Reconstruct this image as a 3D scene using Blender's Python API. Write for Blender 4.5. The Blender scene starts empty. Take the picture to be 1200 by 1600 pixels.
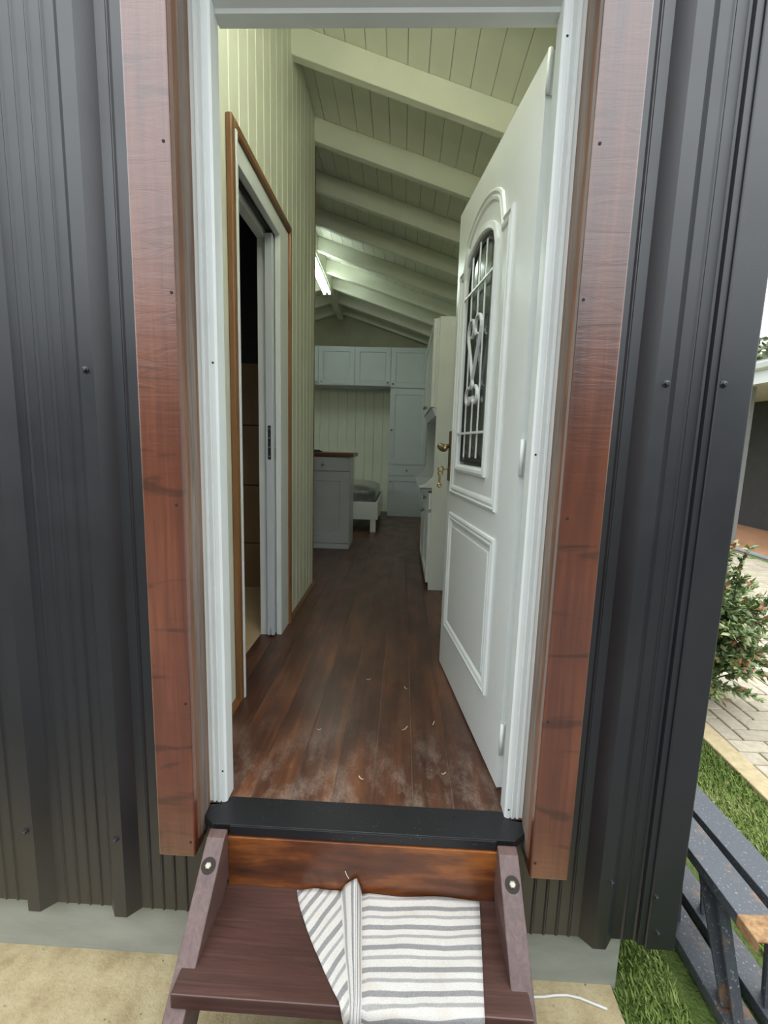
import bpy, bmesh, math, random
from mathutils import Vector, Matrix
random.seed(7)
S = bpy.context.scene
C = S.collection
PI = math.pi

# ------------------------------------------------------------------ camera
YAW, PITCH, ROLL, FPX = 0.03599, 0.14514, 0.0291, 720.14
CAM = Vector((0.0725, -1.1529, 1.0138))
fw = Vector((-math.sin(YAW)*math.cos(PITCH), math.cos(YAW)*math.cos(PITCH), -math.sin(PITCH)))
rt = Vector((math.cos(YAW), math.sin(YAW), 0)); up = rt.cross(fw)
r2 = rt*math.cos(ROLL) + up*math.sin(ROLL); u2 = -rt*math.sin(ROLL) + up*math.cos(ROLL)
cam = bpy.data.cameras.new('camera'); co = bpy.data.objects.new('camera', cam); C.objects.link(co)
cam.sensor_fit = 'VERTICAL'; cam.sensor_height = 36; cam.lens = FPX/1600*36
cam.clip_start = 0.02; cam.clip_end = 500
co.matrix_world = Matrix(((r2.x, u2.x, -fw.x, CAM.x), (r2.y, u2.y, -fw.y, CAM.y), (r2.z, u2.z, -fw.z, CAM.z), (0, 0, 0, 1)))
S.camera = co

# ------------------------------------------------------------------ sky: plain overcast dome
SKY = 3.8
w = bpy.data.worlds.new('overcast'); S.world = w; w.use_nodes = True
nt = w.node_tree; nt.nodes.clear()
out = nt.nodes.new('ShaderNodeOutputWorld'); bg = nt.nodes.new('ShaderNodeBackground')
tc = nt.nodes.new('ShaderNodeTexCoord'); sx = nt.nodes.new('ShaderNodeSeparateXYZ')
mx = nt.nodes.new('ShaderNodeMath'); mx.operation = 'MAXIMUM'; mx.inputs[1].default_value = 0
ma = nt.nodes.new('ShaderNodeMath'); ma.operation = 'MULTIPLY_ADD'; ma.inputs[1].default_value = 0.6667; ma.inputs[2].default_value = 0.3333
ms = nt.nodes.new('ShaderNodeMath'); ms.operation = 'MULTIPLY'; ms.inputs[1].default_value = SKY
L = nt.links.new
L(tc.outputs['Generated'], sx.inputs[0]); L(sx.outputs['Z'], mx.inputs[0]); L(mx.outputs[0], ma.inputs[0])
L(ma.outputs[0], ms.inputs[0]); L(ms.outputs[0], bg.inputs['Strength']); bg.inputs['Color'].default_value = (0.91, 0.96, 1.0, 1)
L(bg.outputs[0], out.inputs[0])

vs = S.view_settings
S.display_settings.display_device = 'sRGB'
vs.view_transform = 'Standard'; vs.look = 'None'; vs.exposure = 0.0; vs.gamma = 1.0; vs.use_curve_mapping = False
TUBE = 30.0      # strength of the fluorescent tubes under the ridge
ENTRY = 72.0     # strength of the tube above the front door

# ------------------------------------------------------------------ materials
M = {}
def new_mat(name):
    m = bpy.data.materials.new(name); m.use_nodes = True
    return m, m.node_tree, m.node_tree.nodes['Principled BSDF']
def setp(b, col=None, rough=None, spec=None, metal=None, coat=None, coat_r=None):
    if col is not None: b.inputs['Base Color'].default_value = (*col, 1)
    if rough is not None: b.inputs['Roughness'].default_value = rough
    if spec is not None: b.inputs['Specular IOR Level'].default_value = spec
    if metal is not None: b.inputs['Metallic'].default_value = metal
    if coat is not None: b.inputs['Coat Weight'].default_value = coat
    if coat_r is not None: b.inputs['Coat Roughness'].default_value = coat_r
def node(nt, t, **kw):
    n = nt.nodes.new(t)
    for k, v in kw.items(): setattr(n, k, v)
    return n
def mapping(nt, scale, rot=(0, 0, 0), coord='Object', rnd=False):
    tc = node(nt, 'ShaderNodeTexCoord'); mp = node(nt, 'ShaderNodeMapping')
    mp.inputs['Scale'].default_value = scale; mp.inputs['Rotation'].default_value = rot
    nt.links.new(tc.outputs[coord], mp.inputs['Vector'])
    if rnd:
        oi = node(nt, 'ShaderNodeObjectInfo'); sc = node(nt, 'ShaderNodeMath', operation='MULTIPLY'); sc.inputs[1].default_value = 37.0
        cb = node(nt, 'ShaderNodeCombineXYZ'); nt.links.new(oi.outputs['Random'], sc.inputs[0])
        for i in range(3): nt.links.new(sc.outputs[0], cb.inputs[i])
        nt.links.new(cb.outputs[0], mp.inputs['Location'])
    return mp.outputs[0]
def noise(nt, vec, scale, detail=4, rough=.55, dist=0):
    n = node(nt, 'ShaderNodeTexNoise'); n.inputs['Scale'].default_value = scale; n.inputs['Detail'].default_value = detail
    n.inputs['Roughness'].default_value = rough; n.inputs['Distortion'].default_value = dist
    nt.links.new(vec, n.inputs['Vector']); return n.outputs['Fac']
def ramp(nt, fac, stops):
    r = node(nt, 'ShaderNodeValToRGB'); e = r.color_ramp.elements
    while len(e) < len(stops): e.new(.5)
    for i, (p, c) in enumerate(stops):
        e[i].position = p; e[i].color = (*c, 1) if len(c) == 3 else c
    nt.links.new(fac, r.inputs['Fac']); return r.outputs['Color']
def mix(nt, fac, a, b, mode='MIX'):
    m = node(nt, 'ShaderNodeMix', data_type='RGBA', blend_type=mode)
    for s, v in ((m.inputs['Factor'], fac), (m.inputs['A'], a), (m.inputs['B'], b)):
        if hasattr(v, 'node'): nt.links.new(v, s)
        elif isinstance(v, (int, float)): s.default_value = v
        else: s.default_value = (*v, 1)
    return m.outputs['Result']
def bump(nt, b, h, strength=.3, dist=.01):
    n = node(nt, 'ShaderNodeBump'); n.inputs['Strength'].default_value = strength; n.inputs['Distance'].default_value = dist
    nt.links.new(h, n.inputs['Height']); nt.links.new(n.outputs[0], b.inputs['Normal'])
G3 = lambda v: (v, v, v)

def paint(name, col, rough=.45, var=.06, bs=.08, nscale=60, spec=.5):
    m, nt, b = new_mat(name); setp(b, col, rough, spec)
    v = mapping(nt, (1, 1, 1)); f = noise(nt, v, 6, 5)
    c = ramp(nt, f, [(.3, tuple(x*(1-var) for x in col)), (.7, tuple(min(1, x*(1+var)) for x in col))])
    nt.links.new(c, b.inputs['Base Color'])
    if bs: bump(nt, b, noise(nt, v, nscale, 3), bs, .003)
    M[name] = m; return m
def plain(name, col, rough=.5, metal=0, spec=.5):
    m, nt, b = new_mat(name); setp(b, col, rough, spec, metal); M[name] = m; return m
def wood(name, dark, mid, light, along='Y', grain=60, rough=.4, coat=0., coat_r=.2, bs=.25, rnd=True, blot=3., blotmix=.5, spec=.5, stretch=.04):
    m, nt, b = new_mat(name); setp(b, mid, rough, spec, 0, coat, coat_r)
    sc = [1, 1, 1]; sc['XYZ'.index(along)] = stretch
    v = mapping(nt, sc, rnd=rnd); f1 = noise(nt, v, grain, 6, .65, .6)
    sc2 = [1, 1, 1]; sc2['XYZ'.index(along)] = .3
    v2 = mapping(nt, sc2, rnd=rnd); f2 = noise(nt, v2, blot, 4, .6)
    mx_ = node(nt, 'ShaderNodeMix', data_type='FLOAT'); mx_.inputs[0].default_value = blotmix
    nt.links.new(f1, mx_.inputs[2]); nt.links.new(f2, mx_.inputs[3])
    c = ramp(nt, mx_.outputs[0], [(.3, dark), (.5, mid), (.7, light)])
    if rnd:
        oi = node(nt, 'ShaderNodeObjectInfo'); rr = ramp(nt, oi.outputs['Random'], [(0, G3(.8)), (1, G3(1.2))])
        c = mix(nt, 1., c, rr, 'MULTIPLY')
    nt.links.new(c, b.inputs['Base Color'])
    bump(nt, b, f1, bs, .004)
    M[name] = m; return m, nt, b, c, f1

paint('white_paint', (.80, .835, .81), .38, .03, .04)
paint('white_gloss', (.81, .845, .825), .25, .02, .02)
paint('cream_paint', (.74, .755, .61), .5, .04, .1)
paint('cabinet_paint', (.60, .64, .67), .35, .03, .03)
paint('pocket_door_white', (.66, .69, .74), .4, .02, .03)
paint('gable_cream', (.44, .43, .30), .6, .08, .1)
paint('joint_dust', (.20, .155, .12), .95, .5, .1, 80)
plain('dark_gap', (.03, .022, .018), .8)
plain('seal_black', (.012, .012, .013), .5)
plain('brass', (.50, .38, .16), .32, 1.)
plain('aged_brass', (.28, .22, .12), .38, 1.)
plain('steel', (.55, .55, .54), .3, 1.)
plain('bolt_steel', (.45, .40, .33), .5, 1.)
plain('knob_metal', (.42, .42, .42), .25, 1.)
plain('lock_plate', (.06, .06, .065), .4, .6)
plain('string_white', (.75, .75, .72), .7)
plain('navy_wall', (.022, .024, .032), .6)
plain('shaving', (.62, .48, .32), .8)
plain('black_item', (.02, .02, .022), .4)

# black profiled cladding with a satin, slightly pebbled coat
m, nt, b = new_mat('black_cladding'); setp(b, (.014, .0145, .016), .32, 1.0); b.inputs['IOR'].default_value = 1.57
v = mapping(nt, (1, 1, 1)); f = noise(nt, v, 3, 5)
nt.links.new(ramp(nt, f, [(.35, (.0075, .0086, .0125)), (.7, (.012, .013, .017))]), b.inputs['Base Color'])
nt.links.new(ramp(nt, noise(nt, v, 5, 4), [(.3, G3(.36)), (.7, G3(.46))]), b.inputs['Roughness'])
bump(nt, b, noise(nt, v, 500, 2), .12, .001); M['black_cladding'] = m
# threshold plate: black metal with dust specks
m, nt, b = new_mat('threshold_metal'); setp(b, (.012, .012, .014), .38, .5)
v = mapping(nt, (1, 1, 1)); vo = node(nt, 'ShaderNodeTexVoronoi'); vo.inputs['Scale'].default_value = 95; nt.links.new(v, vo.inputs['Vector'])
d = ramp(nt, vo.outputs['Distance'], [(.06, G3(1)), (.13, G3(0))])
k = ramp(nt, noise(nt, v, 9, 3), [(.45, G3(0)), (.7, G3(1))])
f = mix(nt, 1., d, k, 'MULTIPLY')
nt.links.new(mix(nt, f, (.012, .012, .014), (.33, .30, .26)), b.inputs['Base Color']); M['threshold_metal'] = m

# stained timber beside the door: rough-sawn across, oily stain
m, nt, b, c, f1 = wood('stained_timber', (.050, .014, .008), (.142, .038, .016), (.25, .078, .031), 'Z', 55, .32, 1., .28, .2, True, 5, .55, .8)
b.inputs['Coat IOR'].default_value = 1.72
vz = mapping(nt, (.18, .18, 1), rnd=True); saw = noise(nt, vz, 30, 5, .65, .8)
dk = ramp(nt, noise(nt, vz, 22, 3, .5, 1.), [(.30, G3(.45)), (.40, G3(1))])
c2 = mix(nt, .8, c, dk, 'MULTIPLY'); nt.links.new(c2, b.inputs['Base Color'])
n2 = node(nt, 'ShaderNodeBump'); n2.inputs['Strength'].default_value = .2; n2.inputs['Distance'].default_value = .004
nt.links.new(saw, n2.inputs['Height']); nt.links.new(n2.outputs[0], b.inputs['Normal']); nt.links.new(n2.outputs[0], b.inputs['Coat Normal'])
# weathered waney edge on the reveal
m, nt, b, c, f1 = wood('weathered_timber', (.10, .070, .055), (.24, .18, .145), (.42, .345, .29), 'Z', 70, .6, 0, .3, .5, True, 6, .4)
geo = node(nt, 'ShaderNodeNewGeometry'); sp = node(nt, 'ShaderNodeSeparateXYZ'); nt.links.new(geo.outputs['Position'], sp.inputs[0])
ad = node(nt, 'ShaderNodeMath', operation='MULTIPLY_ADD'); ad.inputs[1].default_value = .03; nt.links.new(noise(nt, mapping(nt, (1, 1, .25)), 12, 4), ad.inputs[0]); nt.links.new(sp.outputs['Y'], ad.inputs[2])
mr = node(nt, 'ShaderNodeMapRange'); mr.inputs[1].default_value = -.09; mr.inputs[2].default_value = .02; nt.links.new(ad.outputs[0], mr.inputs[0])
br = ramp(nt, mr.outputs[0], [(.0, G3(1)), (.28, G3(1)), (.36, G3(0)), (.68, G3(0)), (.80, G3(1))])
nt.links.new(mix(nt, br, c, mix(nt, 1., c, (1.0, .64, .44), 'MULTIPLY')), b.inputs['Base Color'])
wood('trim_stain', (.10, .040, .012), (.22, .095, .030), (.32, .15, .05), 'Z', 50, .4, .2, .25, .1, True, 4, .4)
wood('trim_stain_y', (.10, .040, .012), (.20, .085, .027), (.30, .14, .05), 'Y', 50, .4, .2, .25, .1, True, 4, .4)
wood('step_wood', (.034, .014, .011), (.085, .037, .028), (.17, .082, .064), 'X', 70, .36, .25, .3, .25, True, 4, .5)
wood('stringer_wood', (.055, .030, .025), (.115, .066, .058), (.19, .115, .105), 'Y', 60, .42, .2, .3, .25, True, 4, .4)
wood('riser_wood', (.022, .008, .005), (.12, .034, .010), (.42, .135, .025), 'X', 26, .35, .3, .25, .2, False, 11, .72, stretch=.15)
wood('worktop_wood', (.10, .038, .018), (.19, .075, .036), (.27, .12, .06), 'X', 40, .35, .2, .2, .1, True, 4, .4)

# floorboards: dark stain, worn orange patches, dust that gathers by the doorway
m, nt, b, c, f1 = wood('floor_wood', (.024, .0105, .007), (.082, .031, .0175), (.20, .072, .029), 'Y', 45, .34, .1, .3, .15, True, 7, .6)
geo = node(nt, 'ShaderNodeNewGeometry'); sp = node(nt, 'ShaderNodeSeparateXYZ'); nt.links.new(geo.outputs['Position'], sp.inputs[0])
near = node(nt, 'ShaderNodeMapRange'); near.inputs[1].default_value = .45; near.inputs[2].default_value = .03; nt.links.new(sp.outputs['Y'], near.inputs[0])
gv = node(nt, 'ShaderNodeMapping'); gv.inputs['Scale'].default_value = (1, .5, 1); nt.links.new(geo.outputs['Position'], gv.inputs['Vector'])
worn = ramp(nt, noise(nt, gv.outputs[0], 11, 6, .7), [(.47, G3(0)), (.62, G3(1))])
nearc = ramp(nt, near.outputs[0], [(0, G3(.10)), (1, G3(1))])
dust = mix(nt, 1., worn, nearc, 'MULTIPLY'); dust = mix(nt, 1., dust, ramp(nt, noise(nt, gv.outputs[0], 160, 3, .8), [(.35, G3(.25)), (.65, G3(1))]), 'MULTIPLY')
dn = node(nt, 'ShaderNodeMath', operation='MULTIPLY'); dn.inputs[1].default_value = .5; nt.links.new(dust, dn.inputs[0])
cc = mix(nt, dn.outputs[0], c, (.44, .36, .29)); nt.links.new(cc, b.inputs['Base Color'])
nt.links.new(ramp(nt, noise(nt, gv.outputs[0], 8, 5), [(.3, G3(.28)), (.7, G3(.46))]), b.inputs['Roughness'])

# fluorescent tube
m, nt, b = new_mat('tube_light'); setp(b, (1, 1, 1)); b.inputs['Emission Color'].default_value = (.86, 1., .93, 1); b.inputs['Emission Strength'].default_value = TUBE; M['tube_light'] = m

m, nt, b = new_mat('entry_tube_light'); setp(b, (1, 1, 1)); b.inputs['Emission Color'].default_value = (.98, 1., .88, 1); b.inputs['Emission Strength'].default_value = ENTRY; M['entry_tube_light'] = m

# window glass of the door: dark tinted
m, nt, b = new_mat('door_glass'); setp(b, (.11, .13, .12), .08, .6); b.inputs['Transmission Weight'].default_value = .35; b.inputs['IOR'].default_value = 1.45; M['door_glass'] = m

# plastic wrapped mattress
m, nt, b = new_mat('wrapped_mattress'); setp(b, (.10, .105, .10), .2, .6, 0, .6, .12)
v = mapping(nt, (1, 1, 1)); f = noise(nt, v, 5, 4)
nt.links.new(ramp(nt, f, [(.35, (.07, .075, .072)), (.7, (.19, .195, .185))]), b.inputs['Base Color'])
bump(nt, b, noise(nt, v, 14, 5, .7, 1.5), .8, .02); M['wrapped_mattress'] = m

# striped cotton: stripes from the UV's v (metres)
m, nt, b = new_mat('striped_cloth'); setp(b, (.8, .78, .74), .9, .2)
uv = node(nt, 'ShaderNodeUVMap'); sp = node(nt, 'ShaderNodeSeparateXYZ'); nt.links.new(uv.outputs[0], sp.inputs[0])
wob = noise(nt, mapping(nt, (1, 1, 1)), 9, 2)
wm = node(nt, 'ShaderNodeMath', operation='MULTIPLY_ADD'); wm.inputs[1].default_value = .010; nt.links.new(wob, wm.inputs[0]); nt.links.new(sp.outputs['Y'], wm.inputs[2])
dv = node(nt, 'ShaderNodeMath', operation='DIVIDE'); dv.inputs[1].default_value = .0465; nt.links.new(wm.outputs[0], dv.inputs[0])
fr = node(nt, 'ShaderNodeMath', operation='FRACT'); nt.links.new(dv.outputs[0], fr.inputs[0])
st = ramp(nt, fr.outputs[0], [(0, G3(0)), (.10, G3(0)), (.13, G3(1)), (.34, G3(1)), (.37, G3(0)), (.60, G3(0)), (.64, G3(.75)), (.76, G3(.75)), (.80, G3(0))])
weave = noise(nt, mapping(nt, (1, 1, 1)), 700, 2)
base = ramp(nt, weave, [(.3, (.50, .47, .43)), (.7, (.70, .67, .62))])
stn = ramp(nt, noise(nt, mapping(nt, (1, 1, 1)), 14, 4), [(.56, G3(0)), (.75, G3(.5))])
base = mix(nt, stn, base, (.50, .40, .27))
grey = ramp(nt, weave, [(.3, (.18, .175, .17)), (.7, (.33, .325, .32))])
nt.links.new(mix(nt, st, base, grey), b.inputs['Base Color']); bump(nt, b, weave, .4, .002); M['striped_cloth'] = m

# ground: sandy concrete with pebbles
m, nt, b = new_mat('sandy_concrete'); setp(b, (.5, .42, .28), .85, .3)
v = mapping(nt, (1, 1, 1)); f = noise(nt, v, 9, 8, .7)
c = ramp(nt, f, [(.28, (.30, .225, .115)), (.5, (.46, .37, .21)), (.72, (.57, .48, .30))])
vo = node(nt, 'ShaderNodeTexVoronoi'); vo.inputs['Scale'].default_value = 45; nt.links.new(v, vo.inputs['Vector'])
sp_ = ramp(nt, vo.outputs['Distance'], [(.10, G3(1)), (.16, G3(0))]); kk = ramp(nt, noise(nt, v, 23, 2), [(.52, G3(0)), (.6, G3(1))])
c = mix(nt, mix(nt, 1., sp_, kk, 'MULTIPLY'), c, (.20, .16, .12)); nt.links.new(c, b.inputs['Base Color'])
bump(nt, b, noise(nt, v, 60, 5, .7), .6, .01); M['sandy_concrete'] = m
m, nt, b = new_mat('plinth_concrete'); setp(b, (.40, .42, .36), .75, .3)
v = mapping(nt, (.4, 1, 1)); nt.links.new(ramp(nt, noise(nt, v, 9, 6, .6), [(.3, (.26, .275, .235)), (.7, (.38, .395, .345))]), b.inputs['Base Color'])
bump(nt, b, noise(nt, v, 30, 4), .25, .004); M['plinth_concrete'] = m
m, nt, b = new_mat('soil_lawn'); setp(b, (.1, .15, .04), .95, .2)
v = mapping(nt, (1, 1, 1)); nt.links.new(ramp(nt, noise(nt, v, 12, 6, .7), [(.3, (.05, .07, .02)), (.5, (.10, .15, .035)), (.75, (.22, .22, .09))]), b.inputs['Base Color'])
bump(nt, b, noise(nt, v, 90, 3), .8, .02); M['soil_lawn'] = m
m, nt, b = new_mat('grass_blade'); setp(b, (.15, .24, .05), .6, .3)
at_ = node(nt, 'ShaderNodeAttribute', attribute_name='tint')
nt.links.new(ramp(nt, at_.outputs['Fac'], [(0, (.11, .17, .035)), (.5, (.25, .34, .085)), (.8, (.38, .45, .15)), (1, (.52, .47, .25))]), b.inputs['Base Color']); M['grass_blade'] = m
m, nt, b = new_mat('leaf'); setp(b, (.1, .16, .06), .38, .5)
at_ = node(nt, 'ShaderNodeAttribute', attribute_name='tint')
nt.links.new(ramp(nt, at_.outputs['Fac'], [(0, (.12, .19, .075)), (.5, (.26, .35, .14)), (.82, (.42, .46, .20)), (.93, (.42, .25, .12)), (1, (.50, .16, .12))]), b.inputs['Base Color']); M['leaf'] = m
m, nt, b = new_mat('far_leaf'); setp(b, (.12, .15, .07), .7, .3); M['far_leaf'] = m
v = mapping(nt, (1, 1, 1)); nt.links.new(ramp(nt, noise(nt, v, 3, 4), [(.3, (.10, .12, .07)), (.7, (.26, .29, .15))]), b.inputs['Base Color'])
paint('bark', (.10, .07, .045), .9, .2, .5, 40)
m, nt, b = new_mat('paver_block'); setp(b, (.5, .45, .36), .85, .3)
v = mapping(nt, (1, 1, 1), rnd=True); f = noise(nt, v, 30, 5, .7)
c = ramp(nt, f, [(.3, (.47, .40, .30)), (.7, (.64, .56, .43))])
oi = node(nt, 'ShaderNodeObjectInfo'); c = mix(nt, 1., c, ramp(nt, oi.outputs['Random'], [(0, G3(.85)), (1, G3(1.1))]), 'MULTIPLY')
nt.links.new(c, b.inputs['Base Color']); bump(nt, b, f, .3, .004); M['paver_block'] = m
m, nt, b = new_mat('kerb_block'); setp(b, (.6, .5, .32), .85, .3)
v = mapping(nt, (1, 1, 1), rnd=True); nt.links.new(ramp(nt, noise(nt, v, 25, 6, .7), [(.3, (.46, .36, .20)), (.7, (.66, .54, .33))]), b.inputs['Base Color']); M['kerb_block'] = m
m, nt, b = new_mat('moss_joint'); setp(b, (.1, .14, .04), .95, .2)
v = mapping(nt, (1, 1, 1)); nt.links.new(ramp(nt, noise(nt, v, 5, 4), [(.42, (.20, .17, .12)), (.6, (.12, .25, .03))]), b.inputs['Base Color']); M['moss_joint'] = m
# painted steel trestles with rust
m, nt, b = new_mat('trestle_steel'); setp(b, (.05, .052, .055), .42, .6)
v = mapping(nt, (1, 1, 1)); ch = ramp(nt, noise(nt, v, 120, 3, .8), [(.60, G3(0)), (.68, G3(.7))])
c = mix(nt, ch, (.065, .072, .084), (.46, .47, .46))
rs = ramp(nt, noise(nt, v, 9, 6, .7), [(.57, G3(0)), (.70, G3(1))]); c = mix(nt, rs, c, (.22, .12, .06))
nt.links.new(c, b.inputs['Base Color']); bump(nt, b, noise(nt, v, 50, 4), .3, .004); M['trestle_steel'] = m
m, nt, b = new_mat('rust'); setp(b, (.33, .18, .08), .8, .3)
v = mapping(nt, (1, 1, 1)); nt.links.new(ramp(nt, noise(nt, v, 40, 5, .7), [(.3, (.18, .09, .045)), (.7, (.50, .31, .15))]), b.inputs['Base Color']); M['rust'] = m
m, nt, b = new_mat('dark_gravel'); setp(b, (.1, .095, .088), .9, .2)
v = mapping(nt, (1, 1, 1)); nt.links.new(ramp(nt, noise(nt, v, 40, 5, .8), [(.3, (.05, .048, .045)), (.7, (.15, .142, .13))]), b.inputs['Base Color']); M['dark_gravel'] = m
paint('hedge_leaf', (.030, .040, .022), .8, .3, .8, 8, .2)
paint('bath_tile', (.27, .17, .095), .4, .1, .02)
paint('bath_floor', (.52, .38, .22), .45, .08, .02)
paint('house_white', (.72, .72, .70), .5, .03, .02)
paint('house_grey', (.36, .37, .38), .6, .08, .1)
paint('house_dark', (.035, .034, .034), .7, .15, .05)
paint('terracotta', (.50, .26, .14), .7, .1, .1)
paint('roof_grey', (.25, .25, .25), .7, .1, .05)

# ------------------------------------------------------------------ builders
OFF = {}
def off(o): return OFF.get(o.name, Vector((0, 0, 0))) if o is not None else Vector((0, 0, 0))
def tag(o, label=None, cat=None, group=None, kind=None):
    if label: o['label'] = label
    if cat: o['category'] = cat
    if group: o['group'] = group
    if kind: o['kind'] = kind
    return o
def thing(name, label, cat, loc=(0, 0, 0), group=None, kind=None):
    o = bpy.data.objects.new(name, None); C.objects.link(o); o.location = loc; o.empty_display_size = .1
    OFF[o.name] = Vector(loc); return tag(o, label, cat, group, kind)
def obj(name, bm, mat, parent=None, smooth=False, bevel=0, seg=2, origin=None):
    """link a bmesh (world coordinates) as one mesh object"""
    bmesh.ops.recalc_face_normals(bm, faces=bm.faces)
    if parent is None:
        if origin is None:
            xs = [v.co.x for v in bm.verts]; ys = [v.co.y for v in bm.verts]; zs = [v.co.z for v in bm.verts]
            origin = Vector(((min(xs)+max(xs))/2, (min(ys)+max(ys))/2, min(zs)))
        o_off = Vector(origin)
    else: o_off = off(parent)
    bmesh.ops.translate(bm, verts=bm.verts, vec=-o_off)
    me = bpy.data.meshes.new(name); bm.to_mesh(me); bm.free()
    o = bpy.data.objects.new(name, me); C.objects.link(o)
    if parent is None: o.location = o_off
    else: o.parent = parent
    OFF[o.name] = o_off
    me.materials.append(M[mat] if isinstance(mat, str) else mat)
    if smooth:
        for p in me.polygons: p.use_smooth = True
    if bevel:
        md = o.modifiers.new('bevel', 'BEVEL'); md.width = bevel; md.segments = seg; md.limit_method = 'ANGLE'; md.angle_limit = .6
    return o
def copy_piece(o, delta, parent):
    c = o.copy(); C.objects.link(c); c.parent = parent; c.location = Vector(o.location) + Vector(delta); return c
def B(*boxes):
    bm = bmesh.new()
    for bx in boxes: addbox(bm, *bx)
    return bm
def addbox(bm, x0, x1, y0, y1, z0, z1):
    vs_ = [bm.verts.new((x, y, z)) for z in (z0, z1) for x, y in ((x0, y0), (x1, y0), (x1, y1), (x0, y1))]
    for f in ((0, 1, 2, 3), (4, 5, 6, 7), (0, 1, 5, 4), (1, 2, 6, 5), (2, 3, 7, 6), (3, 0, 4, 7)): bm.faces.new([vs_[i] for i in f])
def prism(bm, poly, fn, a, b):
    """extrude a 2D polygon; fn(u, v, w) -> xyz, from w=a to w=b"""
    A = [bm.verts.new(fn(u, v, a)) for u, v in poly]; Bv = [bm.verts.new(fn(u, v, b)) for u, v in poly]
    n = len(poly)
    bm.faces.new(A); bm.faces.new(Bv[::-1])
    for i in range(n): bm.faces.new((A[i], A[(i+1) % n], Bv[(i+1) % n], Bv[i]))
def tube(bm, pts, r, seg=8, closed=False, squash=1., axis=None):
    pts = [Vector(p) for p in pts]; rings = []
    n = len(pts)
    for i, p in enumerate(pts):
        if closed: t = pts[(i+1) % n] - pts[i-1]
        else: t = pts[min(i+1, n-1)] - pts[max(i-1, 0)]
        t.normalize()
        a = axis if axis is not None else (Vector((0, 0, 1)) if abs(t.z) < .9 else Vector((1, 0, 0)))
        u = a.cross(t); u.normalize(); v = t.cross(u)
        rr = r[i] if isinstance(r, (list, tuple)) else r
        rings.append([bm.verts.new(p + u*math.cos(2*PI*k/seg)*rr + v*math.sin(2*PI*k/seg)*rr*squash) for k in range(seg)])
    for i in range(n if closed else n-1):
        R0, R1 = rings[i], rings[(i+1) % n]
        for k in range(seg): bm.faces.new((R0[k], R0[(k+1) % seg], R1[(k+1) % seg], R1[k]))
    if not closed: bm.faces.new(rings[0]); bm.faces.new(rings[-1])
def lathe(bm, c, axis, prof, seg=14):
    """revolve (r, h) pairs about axis at c"""
    axis = Vector(axis).normalized(); a = Vector((0, 0, 1)) if abs(axis.z) < .9 else Vector((1, 0, 0))
    u = a.cross(axis).normalized(); v = axis.cross(u); c = Vector(c)
    rings = [[bm.verts.new(c + axis*h + u*math.cos(2*PI*k/seg)*r + v*math.sin(2*PI*k/seg)*r) for k in range(seg)] for r, h in prof]
    for i in range(len(rings)-1):
        for k in range(seg): bm.faces.new((rings[i][k], rings[i][(k+1) % seg], rings[i+1][(k+1) % seg], rings[i+1][k]))
    bm.faces.new(rings[0]); bm.faces.new(rings[-1])
XZ = lambda u, v, w_: (u, w_, v)
YZ = lambda u, v, w_: (w_, u, v)
XY = lambda u, v, w_: (u, v, w_)

# ------------------------------------------------------------------ roof geometry shared by many pieces
RX = -.9; RS = .325
def zb(x, y):        # underside of the rafters
    return 2.73 - RS*(-.9 if x < RX else x) - (RS*(RX - x) if x < RX else 0) - .037*(y - 1.6)
def zc(x, y): return zb(x, y) + .14       # underside of the ceiling boards
XL, XR, YB = -2.57, .76, 5.85             # inside faces of the cabin
GZ = -.5                                   # ground level

# ================================================================== SETTING: floor
fl = obj('floor', B((XL, XR, -.02, YB, -.10, -.021)), 'dark_gap'); tag(fl, 'dark stained timber board floor inside the cabin', 'floor', kind='structure')
obj('joint_dust', B((-.60, XR, .0, YB, -.0205, -.0028)), 'joint_dust', fl)
PITCHF = .1165
proto = None; protos = None
k0 = int(math.floor((XL - .137)/PITCHF)) + 1
for k in range(k0, 6):
    x0 = .137 + (k-1)*PITCHF; x1 = x0 + PITCHF
    if x0 < XL or x1 > XR + .06: continue
    xm = (x0+x1)/2
    hall = xm > -.66
    p = proto if hall else protos
    if p is None:
        p = obj('floorboard', B((x0+.0008, x1-.0008, .0 if hall else 2.06, YB, -.02, 0)), 'floor_wood', fl, bevel=.0012, seg=1); p['x0'] = x0
        if hall: proto = p
        else: protos = p
    else:
        copy_piece(p, (x0 - p['x0'], 0, 0), fl)

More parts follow.
